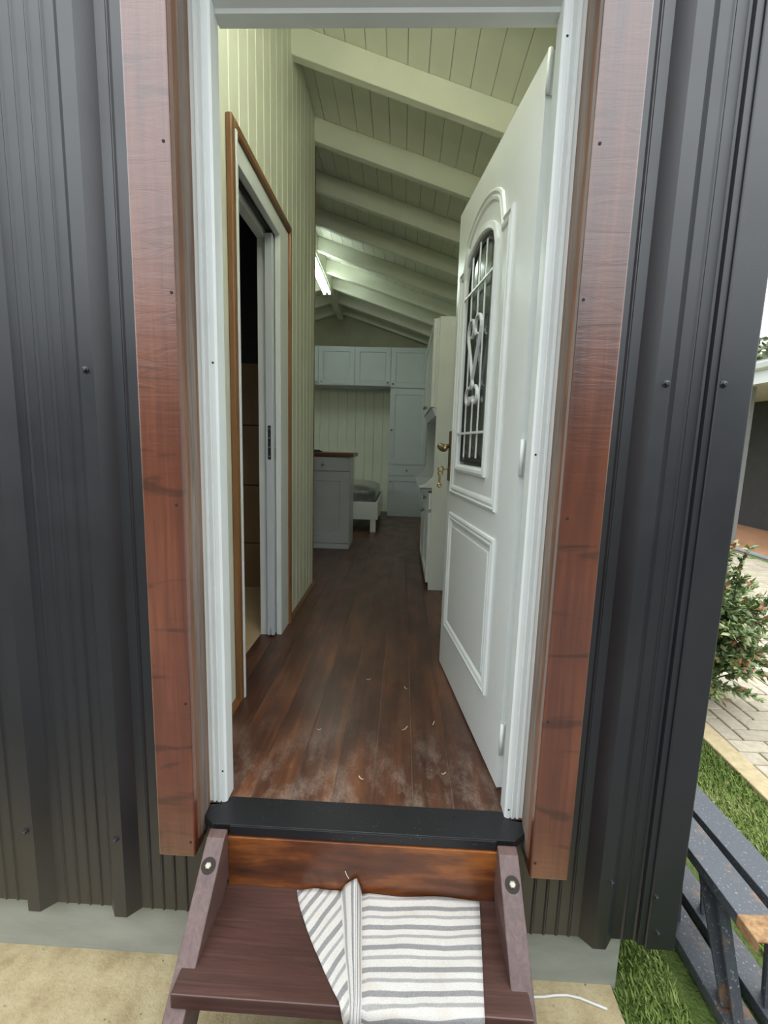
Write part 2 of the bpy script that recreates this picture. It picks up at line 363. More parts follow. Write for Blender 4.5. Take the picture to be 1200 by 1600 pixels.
# ------------------------------------------------------------------ front wall with black cladding
def gable(x0, x1, z0, y, n=6, extra=.15):
    top = [(x, zc(x, y) + extra) for x in ([x0] + ([RX] if x0 < RX < x1 else []) + [x1])]
    return [(x0, z0), (x1, z0)] + top[::-1]
bm = bmesh.new()
prism(bm, gable(XL-.06, -.437, -.28, .03), XZ, -.02, .09)
prism(bm, gable(.437, XR+.06, -.28, .03), XZ, -.02, .09)
prism(bm, gable(-.437, .437, 2.02, .03), XZ, -.02, .09)
wf = obj('wall_front', bm, 'cream_paint'); tag(wf, 'front gable wall clad in black ribbed metal sheet', 'wall', kind='structure')
def clad_profile(x0, x1, ribs):
    """plan polyline of ribbed sheet (x, y) going from x0 to x1"""
    ev = []
    for rx in ribs: ev += [(rx-.045, -.04), (rx-.017, -.07), (rx+.017, -.07), (rx+.045, -.04)]
    rs = sorted(ribs)
    mids = [(a+b)/2 for a, b in zip(rs, rs[1:])] + [rs[0]-.124, rs[-1]+.124]
    for mxx in mids:
        for d in (-.050, -.016, .018, .052): ev += [(mxx+d-.005, -.04), (mxx+d-.001, -.0435), (mxx+d+.001, -.0435), (mxx+d+.005, -.04)]
    ev = sorted(e for e in ev if x0 < e[0] < x1)
    return [(x0, -.04)] + ev + [(x1, -.04)]
def clad(ribs, x0, x1, zlo):
    pl = clad_profile(x0, x1, ribs); poly = pl + [(x, y+.004) for x, y in pl[::-1]]
    bm = bmesh.new()
    A = [bm.verts.new((x, y, zlo)) for x, y in poly]; Bv = [bm.verts.new((x, y, zc(x, 0)+.12)) for x, y in poly]
    n = len(pl)
    for i in range(len(poly)):
        j = (i+1) % len(poly); bm.faces.new((A[i], A[j], Bv[j], Bv[i]))
    for i in range(n-1):
        a, b_, c_, d_ = i, i+1, len(poly)-2-i, len(poly)-1-i
        bm.faces.new((A[a], A[b_], A[c_], A[d_])); bm.faces.new((Bv[a], Bv[b_], Bv[c_], Bv[d_]))
    return bm
obj('cladding_sheet', clad([-.67 - .2485*i for i in range(8)], XL-.06, -.44, -.315), 'black_cladding', wf)
obj('cladding_sheet', B((-.439, .439, -.042, -.036, -.315, -.02)), 'black_cladding', wf)
obj('cladding_sheet', clad([.648], .44, .80, -.315), 'black_cladding', wf)
obj('cladding_sheet', clad([-.3, 0., .3], -.50, .50, 2.14), 'black_cladding', wf)
# corner flashing
bm = bmesh.new()
prism(bm, [(.775, -.062), (.848, -.062), (.852, -.058), (.852, .10), (.848, .10), (.848, -.054), (.775, -.054), (.772, -.058)], XY, -.315, zc(.8, 0)+.1)
obj('corner_flashing', bm, 'black_cladding', wf, bevel=.0015)
bm = bmesh.new(); addbox(bm, .757, .776, -.0435, -.055, -.313, zc(.8, 0)+.05); obj('flashing_seam', bm, 'black_cladding', wf, bevel=.001)
def screw(x, y, z):
    bm = bmesh.new(); lathe(bm, (x, y, z), (0, -1, 0), [(.0085, 0), (.0085, .0015), (.0055, .002), (.0050, .007), (.0035, .008)], 8)
    obj('screw', bm, 'black_cladding', wf)
for x, z in ((-.673, 1.166), (-.918, 1.166), (-.922, -.062), (-.670, -.070), (.655, 1.166), (.660, -.106), (-.673, 2.2), (.655, 2.2)): screw(x, -.07, z)
for x, z in ((.785, 1.169), (.784, -.15), (.80, -.26)): screw(x, -.062, z)

# stained timbers either side of the doorway (and across the top)
def timber(name, sgn, zlo, label):
    xa, xb = sgn*.4355, sgn*.532
    x0, x1 = min(xa, xb), max(xa, xb)
    t = obj(name, B((x0, x1, -.1045, -.045, zlo, 2.15)), 'stained_timber', bevel=.004); tag(t, label, 'trim', kind='structure')
    # reveal board with a rounded, weathered waney edge
    c = sgn*.437; poly = [(c, -.098)]
    for k in range(9):
        a = PI*k/8; poly.append((c - sgn*(.001 + .005*math.sin(a)**.7), -.086 + .083*k/8))
    poly += [(c + sgn*.03, -.003), (c + sgn*.03, -.044), (c + sgn*.004, -.044), (c+sgn*.004, -.098)]
    bm = bmesh.new(); prism(bm, poly, XY, zlo + .035, 2.12)
    obj('reveal_board', bm, 'weathered_timber', t)
    for z in (1.63, 1.33, .86, .36, -.03):
        bm = bmesh.new(); lathe(bm, (sgn*.447 + sgn*.004*math.sin(z*9), -.1045, z), (0, -1, 0), [(.0035, -.001), (.0035, .0008), (.0015, .0009)], 8)
        obj('nail_head', bm, 'dark_gap', t)
    return t
timber('trim_1', -1, -.074, 'rough sawn red-brown timber beside the door with a notched metal cladding to its left, bottom end above the handrail-side step')
timber('trim_2', 1, -.076, 'rough sawn red-brown timber on the hinge side of the front door')
t = obj('trim_3', B((-.532, .532, -.1045, -.045, 2.155, 2.27)), 'stained_timber', bevel=.004); tag(t, 'stained timber lintel across the top of the doorway', 'trim', kind='structure')
bpy.data.objects['trim_1']['label'] = 'rough sawn red-brown timber beside the latch side of the doorway'

# white door frame
fr = thing('trim_4', 'white moulded door frame around the open front door', 'door frame', (0, 0, 0), kind='structure')
def jamb(s):
    P_ = [(.4368, .0), (.426, .0), (.4255, -.004), (.420, -.004), (.419, .001), (.416, .001), (.415, -.003), (.407, -.005), (.406, .0), (.403, .0), (.402, -.003), (.393, -.003), (.388, .002), (.388, .048), (.421, .048), (.421, .092), (.4368, .092)]
    bm = bmesh.new(); prism(bm, [(s*x, y) for x, y in P_], XY, .004, 2.02); return bm
obj('jamb', jamb(-1), 'white_paint', fr); obj('jamb', jamb(1), 'white_paint', fr)
bm = bmesh.new(); prism(bm, [(-.002, 2.018), (.001, 1.994), (.026, 1.979), (.029, 1.971), (.058, 1.970), (.058, 1.99), (.092, 1.99), (.092, 2.02), (-.004, 2.02)], YZ, -.4, .4)
obj('head', bm, 'white_paint', fr)
for s, z in ((1, 1.9), (1, 1.0), (1, .03), (-1, .1), (-1, 1.2)):
    bm = bmesh.new(); lathe(bm, (s*.398, -.003, z), (0, -1, 0), [(.0028, -.001), (.0028, .0006)], 8); obj('nail_hole', bm, 'dark_gap', fr)

# threshold plate
th = thing('trim_5', 'black metal threshold plate at the top of the wooden steps', 'threshold', (0, -.03, 0), kind='structure')
bm = bmesh.new()
prism(bm, [(-.384, .0215), (.384, .0215), (.40, -.006), (.432, -.012), (.432, -.05), (.40, -.0768), (-.40, -.0768), (-.432, -.05), (-.432, -.012), (-.40, -.006)], XY, -.018, .003)
obj('plate', bm, 'threshold_metal', th, bevel=.0015)
obj('front_flange', B((-.35, .352, -.0815, -.0768, -.024, .0025)), 'threshold_metal', th, bevel=.001)
for x in (-.26, -.075, .09, .25):
    bm = bmesh.new(); lathe(bm, (x, -.005, .003), (0, 0, 1), [(.006, 0), (.006, .0008), (.003, .001)], 10); obj('screw', bm, 'threshold_metal', th)

# ------------------------------------------------------------------ other walls
def rwall(name, bm, mat, label): return tag(obj(name, bm, mat), label, 'wall', kind='structure')
bm = bmesh.new(); prism(bm, [(.09, -.1), (YB, -.1), (YB, zc(XR, YB)+.02), (.09, zc(XR, .09)+.02)], YZ, XR, XR+.06); wr = rwall('wall_right', bm, 'cream_paint', 'cream painted side wall behind the kitchen units')
obj('cladding_sheet', B((XR+.06, XR+.088, -.02, YB+.1, -.315, 2.5)), 'black_cladding', wr)
WY0, WY1, WZ0, WZ1 = 3.0, 4.9, .95, 2.05    # unseen side window, added to bring more daylight into the living area
bm = bmesh.new()
for (y0, y1, z0, z1) in ((.09, .6, -.1, None), (.6, 1.3, -.1, 1.25), (.6, 1.3, 1.95, None), (1.3, WY0, -.1, None), (WY1, YB, -.1, None), (WY0, WY1, -.1, WZ0), (WY0, WY1, WZ1, None)):
    prism(bm, [(y0, z0), (y1, z0), (y1, z1 if z1 else zc(XL, y1)+.02), (y0, z1 if z1 else zc(XL, y0)+.02)], YZ, XL-.06, XL)
wl = rwall('wall_left', bm, 'cream_paint', 'cream painted far side wall of the living area with its added window')
wn = thing('added_window_1', 'unseen white framed window added in the far side wall to light the living area', 'window', (XL, WY0, WZ0), kind='structure')
bm = B((XL-.06, XL+.01, WY0, WY0+.05, WZ0, WZ1), (XL-.06, XL+.01, WY1-.05, WY1, WZ0, WZ1), (XL-.06, XL+.01, WY0, WY1, WZ0, WZ0+.05), (XL-.06, XL+.01, WY0, WY1, WZ1-.05, WZ1), (XL-.05, XL, 3.93, 3.97, WZ0, WZ1))
obj('window_frame', bm, 'white_paint', wn)
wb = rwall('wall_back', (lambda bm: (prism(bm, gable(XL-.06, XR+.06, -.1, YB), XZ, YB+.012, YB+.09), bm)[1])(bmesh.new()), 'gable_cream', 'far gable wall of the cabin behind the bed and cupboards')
# vertical boards of the far wall, below the wall cupboards
pb = None
for k in range(12):
    x0 = -1.72 + k*.135
    if pb is None:
        bm = bmesh.new(); prism(bm, [(x0+.001, YB+.012), (x0+.001, YB+.004), (x0+.006, YB), (x0+.129, YB), (x0+.134, YB+.004), (x0+.134, YB+.012)], XY, .0, 1.86)
        pb = obj('wall_board', bm, 'cream_paint', wb)
    else: copy_piece(pb, (.135*k, 0, 0), wb)
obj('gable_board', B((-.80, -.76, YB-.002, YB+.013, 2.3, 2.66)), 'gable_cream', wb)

# ------------------------------------------------------------------ ceiling: boards, rafters, ridge beam, roof
ce = thing('ceiling', 'sloping cream painted board ceiling on exposed rafters', 'ceiling', (0, 0, 2.6), kind='structure')
def slope_piece(bm, x0, x1, y0, y1, lo, hi, f=zc):
    V = []
    for dz in (lo, hi):
        for x, y in ((x0, y0), (x1, y0), (x1, y1), (x0, y1)): V.append(bm.verts.new((x, y, f(x, y)+dz)))
    for q in ((0, 1, 2, 3), (4, 5, 6, 7), (0, 1, 5, 4), (1, 2, 6, 5), (2, 3, 7, 6), (3, 0, 4, 7)): bm.faces.new([V[i] for i in q])
W = .1038; pr = pl_ = None
for k in range(16):
    if pr is None:
        bm = bmesh.new(); slope_piece(bm, RX+.001, RX+W-.001, .09, YB+.01, 0, .014); pr = obj('ceiling_board', bm, 'cream_paint', ce, bevel=.002, seg=1)
        bm = bmesh.new(); slope_piece(bm, RX-W+.001, RX-.001, .09, YB+.01, 0, .014); pl_ = obj('ceiling_board', bm, 'cream_paint', ce, bevel=.002, seg=1)
    else:
        copy_piece(pr, (W*k, 0, -RS*W*k), ce); copy_piece(pl_, (-W*k, 0, -RS*W*k), ce)
for y in (.75, 1.41, 2.03, 2.62, 3.2, 3.78, 4.3, 4.8, 5.3, 5.75):
    for s in (1, -1):
        bm = bmesh.new()
        if s == 1: slope_piece(bm, (RX if y > 2.04 else -.60), XR, y, y+.05, 0, .139, zb)
        elif y > 2.04: slope_piece(bm, XL, RX, y, y+.05, 0, .139, zb)
        else: bm.free(); continue
        obj('rafter', bm, 'cream_paint', ce, bevel=.003, seg=1)
bm = bmesh.new()
prism(bm, [(2.06, zb(RX, 2.06)-.07), (YB, zb(RX, YB)-.07), (YB, zb(RX, YB)+.125), (2.06, zb(RX, 2.06)+.125)], YZ, -.93, -.85)
obj('ridge_beam', bm, 'cream_paint', ce, bevel=.003)
bm = bmesh.new(); slope_piece(bm, RX, XR+.12, -.12, YB+.12, .014, .10); slope_piece(bm, XL-.12, RX, -.12, YB+.12, .014, .10)
rf = obj('roof', bm, 'black_cladding'); tag(rf, 'black metal sheet roof over the cabin', 'roof', kind='structure')

# ------------------------------------------------------------------ partition with pocket door, bathroom behind
PX = -.545
bm = B((-.64, -.557, .09, .535, 0, 2.0), (-.64, -.605, 1.16, 2.045, 0, 2.0), (-.605, -.557, 1.95, 2.045, 0, 2.0), (-.64, -.605, .535, 1.16, 1.985, 2.0), (-.5655, -.557, .535, 2.045, 1.985, 2.0))
prism(bm, [(.09, 2.0), (2.045, 2.0), (2.045, zc(-.6, 2.045)-.02), (.09, zc(-.6, .09)-.02)], YZ, -.64, -.557)
pw = tag(obj('wall_partition', bm, 'cream_paint'), 'cream painted plank partition with a pocket door beside the entrance', 'wall', kind='structure')
edges = [.09, .155, .25, .345, .443] + [.541 + .0985*i for i in range(16)]
for a, b_ in zip(edges, edges[1:] + [2.045]):
    if b_ - a < .01 or b_ > 2.0451: continue
    zlo = 2.02 if (b_ > .56 and a < 1.27) else .0
    bm = bmesh.new(); e = .0045
    poly = [(a+.0005, -.557), (a+.0005, PX-e), (a+e, PX), (b_-e, PX), (b_-.0005, PX-e), (b_-.0005, -.557)]
    A_ = [bm.verts.new((x, y, zlo)) for y, x in poly]; B_ = [bm.verts.new((x, y, zc(x, y)-.003)) for y, x in poly]
    n = len(poly); bm.faces.new(A_); bm.faces.new(B_)
    for i in range(n): bm.faces.new((A_[i], A_[(i+1) % n], B_[(i+1) % n], B_[i]))
    obj('wall_board', bm, 'cream_paint', pw)
obj('corner_strip', B((-.64, PX+.004, 2.046, 2.058, 0, zc(PX, 2.05)-.16)), 'trim_stain', pw, bevel=.003)
# stained skirting strips
def skirt(y0, y1):
    bm = bmesh.new(); prism(bm, [(PX, 0), (PX+.02, 0), (PX+.018, .008), (PX+.010, .017), (PX, .02)], XZ, y0, y1); return bm
sk = obj('baseboard_left', skirt(1.325, 2.058), 'trim_stain_y'); tag(sk, 'thin stained quarter-round along the foot of the plank partition', 'baseboard', kind='structure')
obj('baseboard_piece', skirt(.09, .497), 'trim_stain_y', sk)
# casing: stained outer strip + white inner strip
cs = thing('trim_6', 'white casing with stained wooden edge strip around the pocket door', 'trim', (PX, .86, 0), kind='structure')
obj('edge_strip', B((PX, PX+.024, .498, .530, 0, 2.075)), 'trim_stain', cs, bevel=.006)
obj('edge_strip', B((PX, PX+.024, 1.302, 1.325, 0, 2.075)), 'trim_stain', cs, bevel=.004)
obj('edge_strip', B((PX, PX+.024, .530, 1.302, 2.045, 2.075)), 'trim_stain_y', cs, bevel=.004)
obj('casing', B((-.5565, PX+.0265, .531, .548, 0, 2.044)), 'white_paint', cs, bevel=.003)
obj('casing', B((-.562, PX+.010, 1.15, 1.301, 0, 2.044)), 'white_paint', cs, bevel=.003)
obj('casing', B((-.562, PX+.010, .562, 1.15, 1.97, 2.044)), 'white_paint', cs, bevel=.003)
obj('split_jamb', B((-.645, -.604, 1.145, 1.16, 0, 1.984)), 'white_paint', cs, bevel=.002)
obj('split_jamb', B((-.645, -.604, .58, 1.145, 1.955, 1.984)), 'white_paint', cs, bevel=.002)
obj('strike_jamb', B((-.645, -.557, .536, .58, 0, 1.984)), 'white_paint', cs, bevel=.002)
obj('track', B((-.592, -.575, .58, 1.95, 1.975, 1.984)), 'lock_plate', cs)
dr = thing('door_2', 'pale grey-white sliding pocket door with a dark lock plate in its edge', 'door', (-.583, 1.12, .008), kind='structure')
bm = bmesh.new(); prism(bm, [(-.601, 1.118), (-.587, 1.118), (-.587, 1.128), (-.580, 1.128), (-.580, 1.118), (-.566, 1.118), (-.566, 1.86), (-.601, 1.86)], XY, .01, .045)
obj('bottom_rail', bm, 'pocket_door_white', dr)
obj('leaf', B((-.601, -.566, 1.118, 1.86, .045, 1.968)), 'pocket_door_white', dr, bevel=.002)
lp = obj('lock_plate', B((-.591, -.576, 1.1155, 1.1185, .925, 1.09)), 'lock_plate', dr, bevel=.001)
for z in (.94, .985, 1.03, 1.075):
    bm = bmesh.new(); lathe(bm, (-.5835, 1.1155, z), (0, -1, 0), [(.004, 0), (.003, .0012)], 8); obj('screw', bm, 'steel', lp)
obj('pull_tab', B((-.563, -.5615, 1.146, 1.1495, .93, .98)), 'trim_stain', cs)

# bathroom
w2 = thing('window_2', 'small white framed bathroom window', 'window', (XL, .6, 1.25), kind='structure')
obj('window_frame', B((XL-.06, XL+.01, .6, .64, 1.25, 1.95), (XL-.06, XL+.01, 1.26, 1.3, 1.25, 1.95), (XL-.06, XL+.01, .64, 1.26, 1.25, 1.29), (XL-.06, XL+.01, .64, 1.26, 1.91, 1.95)), 'white_paint', w2)
bf = obj('bathroom_floor', B((XL, -.645, .09, 1.92, -.02, .004)), 'bath_floor'); tag(bf, 'tan sheet floor of the small bathroom behind the pocket door', 'floor', kind='structure')
bm = bmesh.new(); prism(bm, [(XL, 0), (-.64, 0), (-.64, 2.5), (XL, 2.5)], XZ, 1.93, 2.0)
bw = tag(obj('wall_bathroom', bm, 'navy_wall'), 'dark bathroom wall with brown tiles on its lower half', 'wall', kind='structure')
tp = None
for i in range(4):
    for j in range(4):
        x0 = -1.0 - .405*j + .20; z0 = -.085 + .4*i
        if tp is None: tp = obj('tile', B((x0-.40, x0, 1.922, 1.932, z0+.004, z0+.397)), 'bath_tile', bw, bevel=.0015, seg=1)
        else: copy_piece(tp, (-.405*j, 0, .4*i), bw)
bm = bmesh.new(); addbox(bm, XL, -.645, .09, 1.93, 2.45, 2.5); tag(obj('ceiling_bathroom', bm, 'navy_wall'), 'low dark ceiling over the bathroom', 'ceiling', kind='structure')

# ================================================================== FRONT DOOR LEAF
H0 = Vector((.387, .105, 0)); E = (Vector((.28, .916, 0)) - H0).normalized(); NO = Vector((-E.y, E.x, 0))   # NO: outward face normal (towards the hall)
DW = .818
def D(u, z, n=0): return H0 + E*u + NO*n + Vector((0, 0, z))
DR = thing('door_1', 'white front door standing open with barred arched window and raised panels', 'door', tuple(D(0, .008)), kind='structure')
def dbox(bm, u0, u1, z0, z1, n0, n1):
    vs_ = [bm.verts.new(D(u, z, n)) for z in (z0, z1) for u, n in ((u0, n0), (u1, n0), (u1, n1), (u0, n1))]
    for f in ((0, 1, 2, 3), (4, 5, 6, 7), (0, 1, 5, 4), (1, 2, 6, 5), (2, 3, 7, 6), (3, 0, 4, 7)): bm.faces.new([vs_[i] for i in f])
# arched outlines
def arch(u0, u1, z0, zs, rise, n=16):
    pts = [(u0, z0), (u1, z0)]
    for k in range(n+1):
        t = k/n; u = u1 + (u0-u1)*t; pts.append((u, zs + rise*(1-(2*t-1)**2)**.5))
    return pts
WU0, WU1 = .285, .675; UC = (WU0+WU1)/2
win = arch(WU0+.025, WU1-.025, .945, 1.64, .10)
# leaf with an arched opening: triangulated between outer rectangle and opening
bm = bmesh.new()
outer = [(0, .01), (DW, .01), (DW, 1.955), (0, 1.955)]
def leaf_face(n):
    o = [bm.verts.new(D(u, z, n)) for u, z in outer]; i = [bm.verts.new(D(u, z, n)) for u, z in win]
    ed = [bm.edges.new((o[k], o[(k+1) % 4])) for k in range(4)] + [bm.edges.new((i[k], i[(k+1) % len(i)])) for k in range(len(i))]
    bmesh.ops.triangle_fill(bm, use_beauty=True, edges=ed); return o, i
o1, i1 = leaf_face(0); o2, i2 = leaf_face(-.04)
for k in range(4): bm.faces.new((o1[k], o1[(k+1) % 4], o2[(k+1) % 4], o2[k]))
for k in range(len(i1)): bm.faces.new((i1[k], i1[(k+1) % len(i1)], i2[(k+1) % len(i1)], i2[k]))
lf = obj('leaf', bm, 'white_gloss', DR)
def mould(path, prof, closed=True, dirn=1):
    """sweep a (w, n) profile along a closed path in the door plane, w measured inward"""
    bm = bmesh.new(); n = len(path); rings = []
    cu = sum(p[0] for p in path)/n; cz = sum(p[1] for p in path)/n
    for k in range(n):
        p0 = Vector(path[k-1]); p1 = Vector(path[k]); p2 = Vector(path[(k+1) % n])
        d1 = (p1-p0).normalized(); d2 = (p2-p1).normalized()
        n1 = Vector((-d1.y, d1.x)); n2 = Vector((-d2.y, d2.x)); m_ = (n1+n2)
        m_ = m_/max(.3, m_.dot(n1)) if m_.length > 1e-6 else n1
        rings.append([bm.verts.new(D(p1.x + m_.x*w_, p1.y + m_.y*w_, h)) for w_, h in prof])
    for k in range(n):
        a, b_ = rings[k], rings[(k+1) % n]
        for j in range(len(prof)-1): bm.faces.new((a[j], a[j+1], b_[j+1], b_[j]))
    return bm
MP = [(0, -.001), (.003, .007), (.010, .009), (.014, .003), (.019, .003), (.024, .008), (.032, .006), (.040, -.001)]
low = [(.150, .215), (.745, .215), (.745, .735), (.150, .735)]
obj('panel_moulding', mould(low, MP), 'white_gloss', DR)
bm = bmesh.new()
prism(bm, [(.205, .27), (.69, .27), (.69, .68), (.205, .68)], lambda u, v, w_: D(u, v, w_), -.001, .004)
obj('raised_panel', bm, 'white_gloss', DR, bevel=.003)
# upper moulding with eyebrow top
upp = [(.165, .815), (.755, .815), (.755, 1.70), (.70, 1.70)]
for k in range(1, 14):
    t = k/14; u = .70 + (.235-.70)*t; upp.append((u, 1.70 + .15*math.sin(PI*t)**.4))
upp += [(.235, 1.70), (.165, 1.70)]
obj('panel_moulding', mould(upp, MP), 'white_gloss', DR)
# window frame standing proud of the leaf
wfp = arch(WU0, WU1, .915, 1.655, .105)
obj('window_frame', mould(wfp, [(0, -.002), (0, .009), (.010, .012), (.020, .010), (.026, .004), (.026, -.03)]), 'white_gloss', DR)
gi = arch(WU0+.02, WU1-.02, .94, 1.635, .10)
bm = bmesh.new(); prism(bm, gi, lambda u, v, w_: D(u, v, w_), -.012, -.007); gl = obj('pane', bm, 'door_glass', DR); tag(gl, 'dark tinted glass pane')
gs = arch(WU0+.033, WU1-.033, .955, 1.625, .095)
obj('seal', mould(gs, [(0, -.0065), (.0, -.003), (.010, -.003), (.010, -.0065)]), 'seal_black', gl)
# grille: uprights, cross bars, scrolls
def dtube(pts, r, seg=6, squash=1): 
    bm = bmesh.new(); tube(bm, [D(u, z, n) for u, z, n in pts], r, seg); return bm
def flatbar(pts, w_=.007, th_=.018, nmid=.008, name='scroll'):
    """ribbon bar bent in the door plane: thin in-plane, deep towards the hall"""
    bm = bmesh.new(); rings = []
    n = len(pts)
    for k in range(n):
        a = Vector(pts[max(k-1, 0)]); b_ = Vector(pts[min(k+1, n-1)]); t = (b_-a).normalized(); m_ = Vector((-t.y, t.x)); p = Vector(pts[k])
        rings.append([bm.verts.new(D(p.x+m_.x*s_*w_/2, p.y+m_.y*s_*w_/2, nmid+q*th_/2)) for s_, q in ((-1, -1), (1, -1), (1, 1), (-1, 1))])
    for k in range(n-1):
        for j in range(4): bm.faces.new((rings[k][j], rings[k][(j+1) % 4], rings[k+1][(j+1) % 4], rings[k+1][j]))
    bm.faces.new(rings[0]); bm.faces.new(rings[-1])
    return obj(name, bm, 'white_gloss', DR)
for u, z0, z1 in ((.402, .975, 1.70), (UC, .975, 1.20), (UC, 1.44, 1.72), (.566, .975, 1.70)):
    bm = bmesh.new(); dbox(bm, u-.0055, u+.0055, z0, z1, .001, .005); obj('grille_bar', bm, 'white_gloss', DR, bevel=.001, seg=1)
for z in (1.065, 1.575):
    bm = bmesh.new(); dbox(bm, WU0+.012, WU1-.012, z-.0045, z+.0045, .0055, .0105); obj('grille_crossbar', bm, 'white_gloss', DR, bevel=.001, seg=1)
for s in (1, -1):
    # big heart-like scroll: from the foot of the V up round the top and curling in, and a small curl at the foot
    pts = [(UC, 1.255), (UC+s*.016, 1.29), (UC+s*.042, 1.345), (UC+s*.070, 1.395)]
    cu, cz, R_ = UC+s*.036, 1.430, .046
    for k in range(0, 16):
        a = -.5 + k*.36; rr = R_*(1-.04*k); pts.append((cu + s*rr*math.cos(a), cz + rr*1.15*math.sin(a)))
    flatbar(pts, .008, .010, .009)
    pts = [(UC, 1.255), (UC+s*.010, 1.235)]
    cu, cz, R_ = UC+s*.040, 1.195, .038
    for k in range(0, 16):
        a = 2.2 - k*.36; rr = R_*(1-.03*k); pts.append((cu + s*rr*math.cos(a), cz + rr*math.sin(a)))
    flatbar(pts, .008, .010, .009)
# lock furniture: brass plate, lever, keyhole side
pl = bmesh.new(); dbox(pl, .760, .798, .865, 1.08, -.001, .010)
hp = obj('handle_plate', pl, 'aged_brass', DR, bevel=.003); tag(hp, 'aged brass lock plate')
bm = bmesh.new(); tube(bm, [D(.78, 1.015, .004), D(.78, 1.015, .045)], .009, 10); obj('handle_neck', bm, 'aged_brass', hp, smooth=True)
bm = bmesh.new(); tube(bm, [D(.785, 1.015, .048), D(.765, 1.014, .052), D(.735, 1.009, .052), D(.700, 1.004, .050), D(.672, 1.006, .050)], [.012, .015, .016, .014, .009], 10); obj('lever', bm, 'aged_brass', hp, smooth=True)
bm = bmesh.new(); lathe(bm, D(.78, .915, .005), NO, [(.010, 0), (.010, .006), (.008, .008)], 12); obj('keyhole', bm, 'aged_brass', hp)
# hinges on the edge
for z in (1.905, .99, .17):
    bm = bmesh.new(); tube(bm, [D(-.006, z-.048, -.003), D(-.006, z+.048, -.003)], .006, 10)
    hg = obj('hinge', bm, 'white_paint', DR, smooth=True)
    bm = bmesh.new(); dbox(bm, -.0022, .0002, z-.048, z+.048, -.034, -.004); obj('hinge_leaf', bm, 'white_paint', hg)
bm = bmesh.new(); lathe(bm, D(-.002, 1.935, -.019), -E, [(.004, 0), (.003, .001)], 8); obj('hinge_screw', bm, 'dark_gap', DR)
# key with a tag hanging from the lock
ky = thing('door_key', 'small brass key with a second key hanging from the front door lock', 'key', tuple(D(.78, .915, .013)))
bm = bmesh.new(); tube(bm, [D(.78, .915, .0125), D(.78, .915, .032)], .0028, 8); obj('key_blade', bm, 'brass', ky)
def bow(c, R_):
    bm = bmesh.new(); pts = []
    for k in range(14):
        a = 2*PI*k/14; pts.append(D(.78, c[0] + R_*math.sin(a), c[1] + R_*math.cos(a)))
    tube(bm, pts, .0042, 6, True); return bm
obj('key_bow', bow((.915, .043), .011), 'brass', ky)
obj('key_ring', bow((.897, .045), .009), 'brass', ky)
bm = bmesh.new(); tube(bm, [D(.78, .889, .047), D(.782, .850, .047)], .0048, 8); obj('hanging_key', bm, 'brass', ky)
obj('hanging_key_bow', bow((.845, .047), .008), 'brass', ky)

# ================================================================== STEPS
st_ = thing('wooden_steps', 'dark stained wooden entrance steps bolted below the threshold', 'steps', (0, -.4, GZ))
def stringer(x0, x1):
    bm = bmesh.new(); prism(bm, [(-.083, -.004), (-.106, -.010), (-.664, -.5), (-.49, -.5), (-.083, -.14)], YZ, x0, x1); return bm
sl = obj('stringer', stringer(-.402, -.355), 'stringer_wood', st_, bevel=.003)
sr = obj('stringer', stringer(.352, .402), 'stringer_wood', st_, bevel=.003)
for x, sgn in ((-.392, sl), (.383, sr)):
    n = Vector((0, -.490, .558)).normalized(); c = Vector((x+(.012 if x < 0 else -.004), -.150, -.010 - (.150-.106)*.878))
    bm = bmesh.new(); lathe(bm, c - n*.004, n, [(.0185, 0), (.0185, .0044), (.0175, .0046)], 14); h = obj('bolt_shade_disc', bm, 'dark_gap', sgn)  # flat dark disc on the wood, painting the shade of a sunk bolt hole
    bm = bmesh.new(); lathe(bm, c - n*.003, n, [(.0085, 0), (.0085, .007), (.0060, .0085)], 6); obj('bolt', bm, 'bolt_steel', sgn)
obj('riser', B((-.356, .354, -.086, -.064, -.1705, -.026)), 'riser_wood', st_, bevel=.002)
obj('tread', B((-.388, .390, -.340, -.070, -.207, -.17)), 'step_wood', st_, bevel=.003)
obj('tread', B((-.388, .390, -.53, -.30, -.372, -.335)), 'step_wood', st_, bevel=.003)

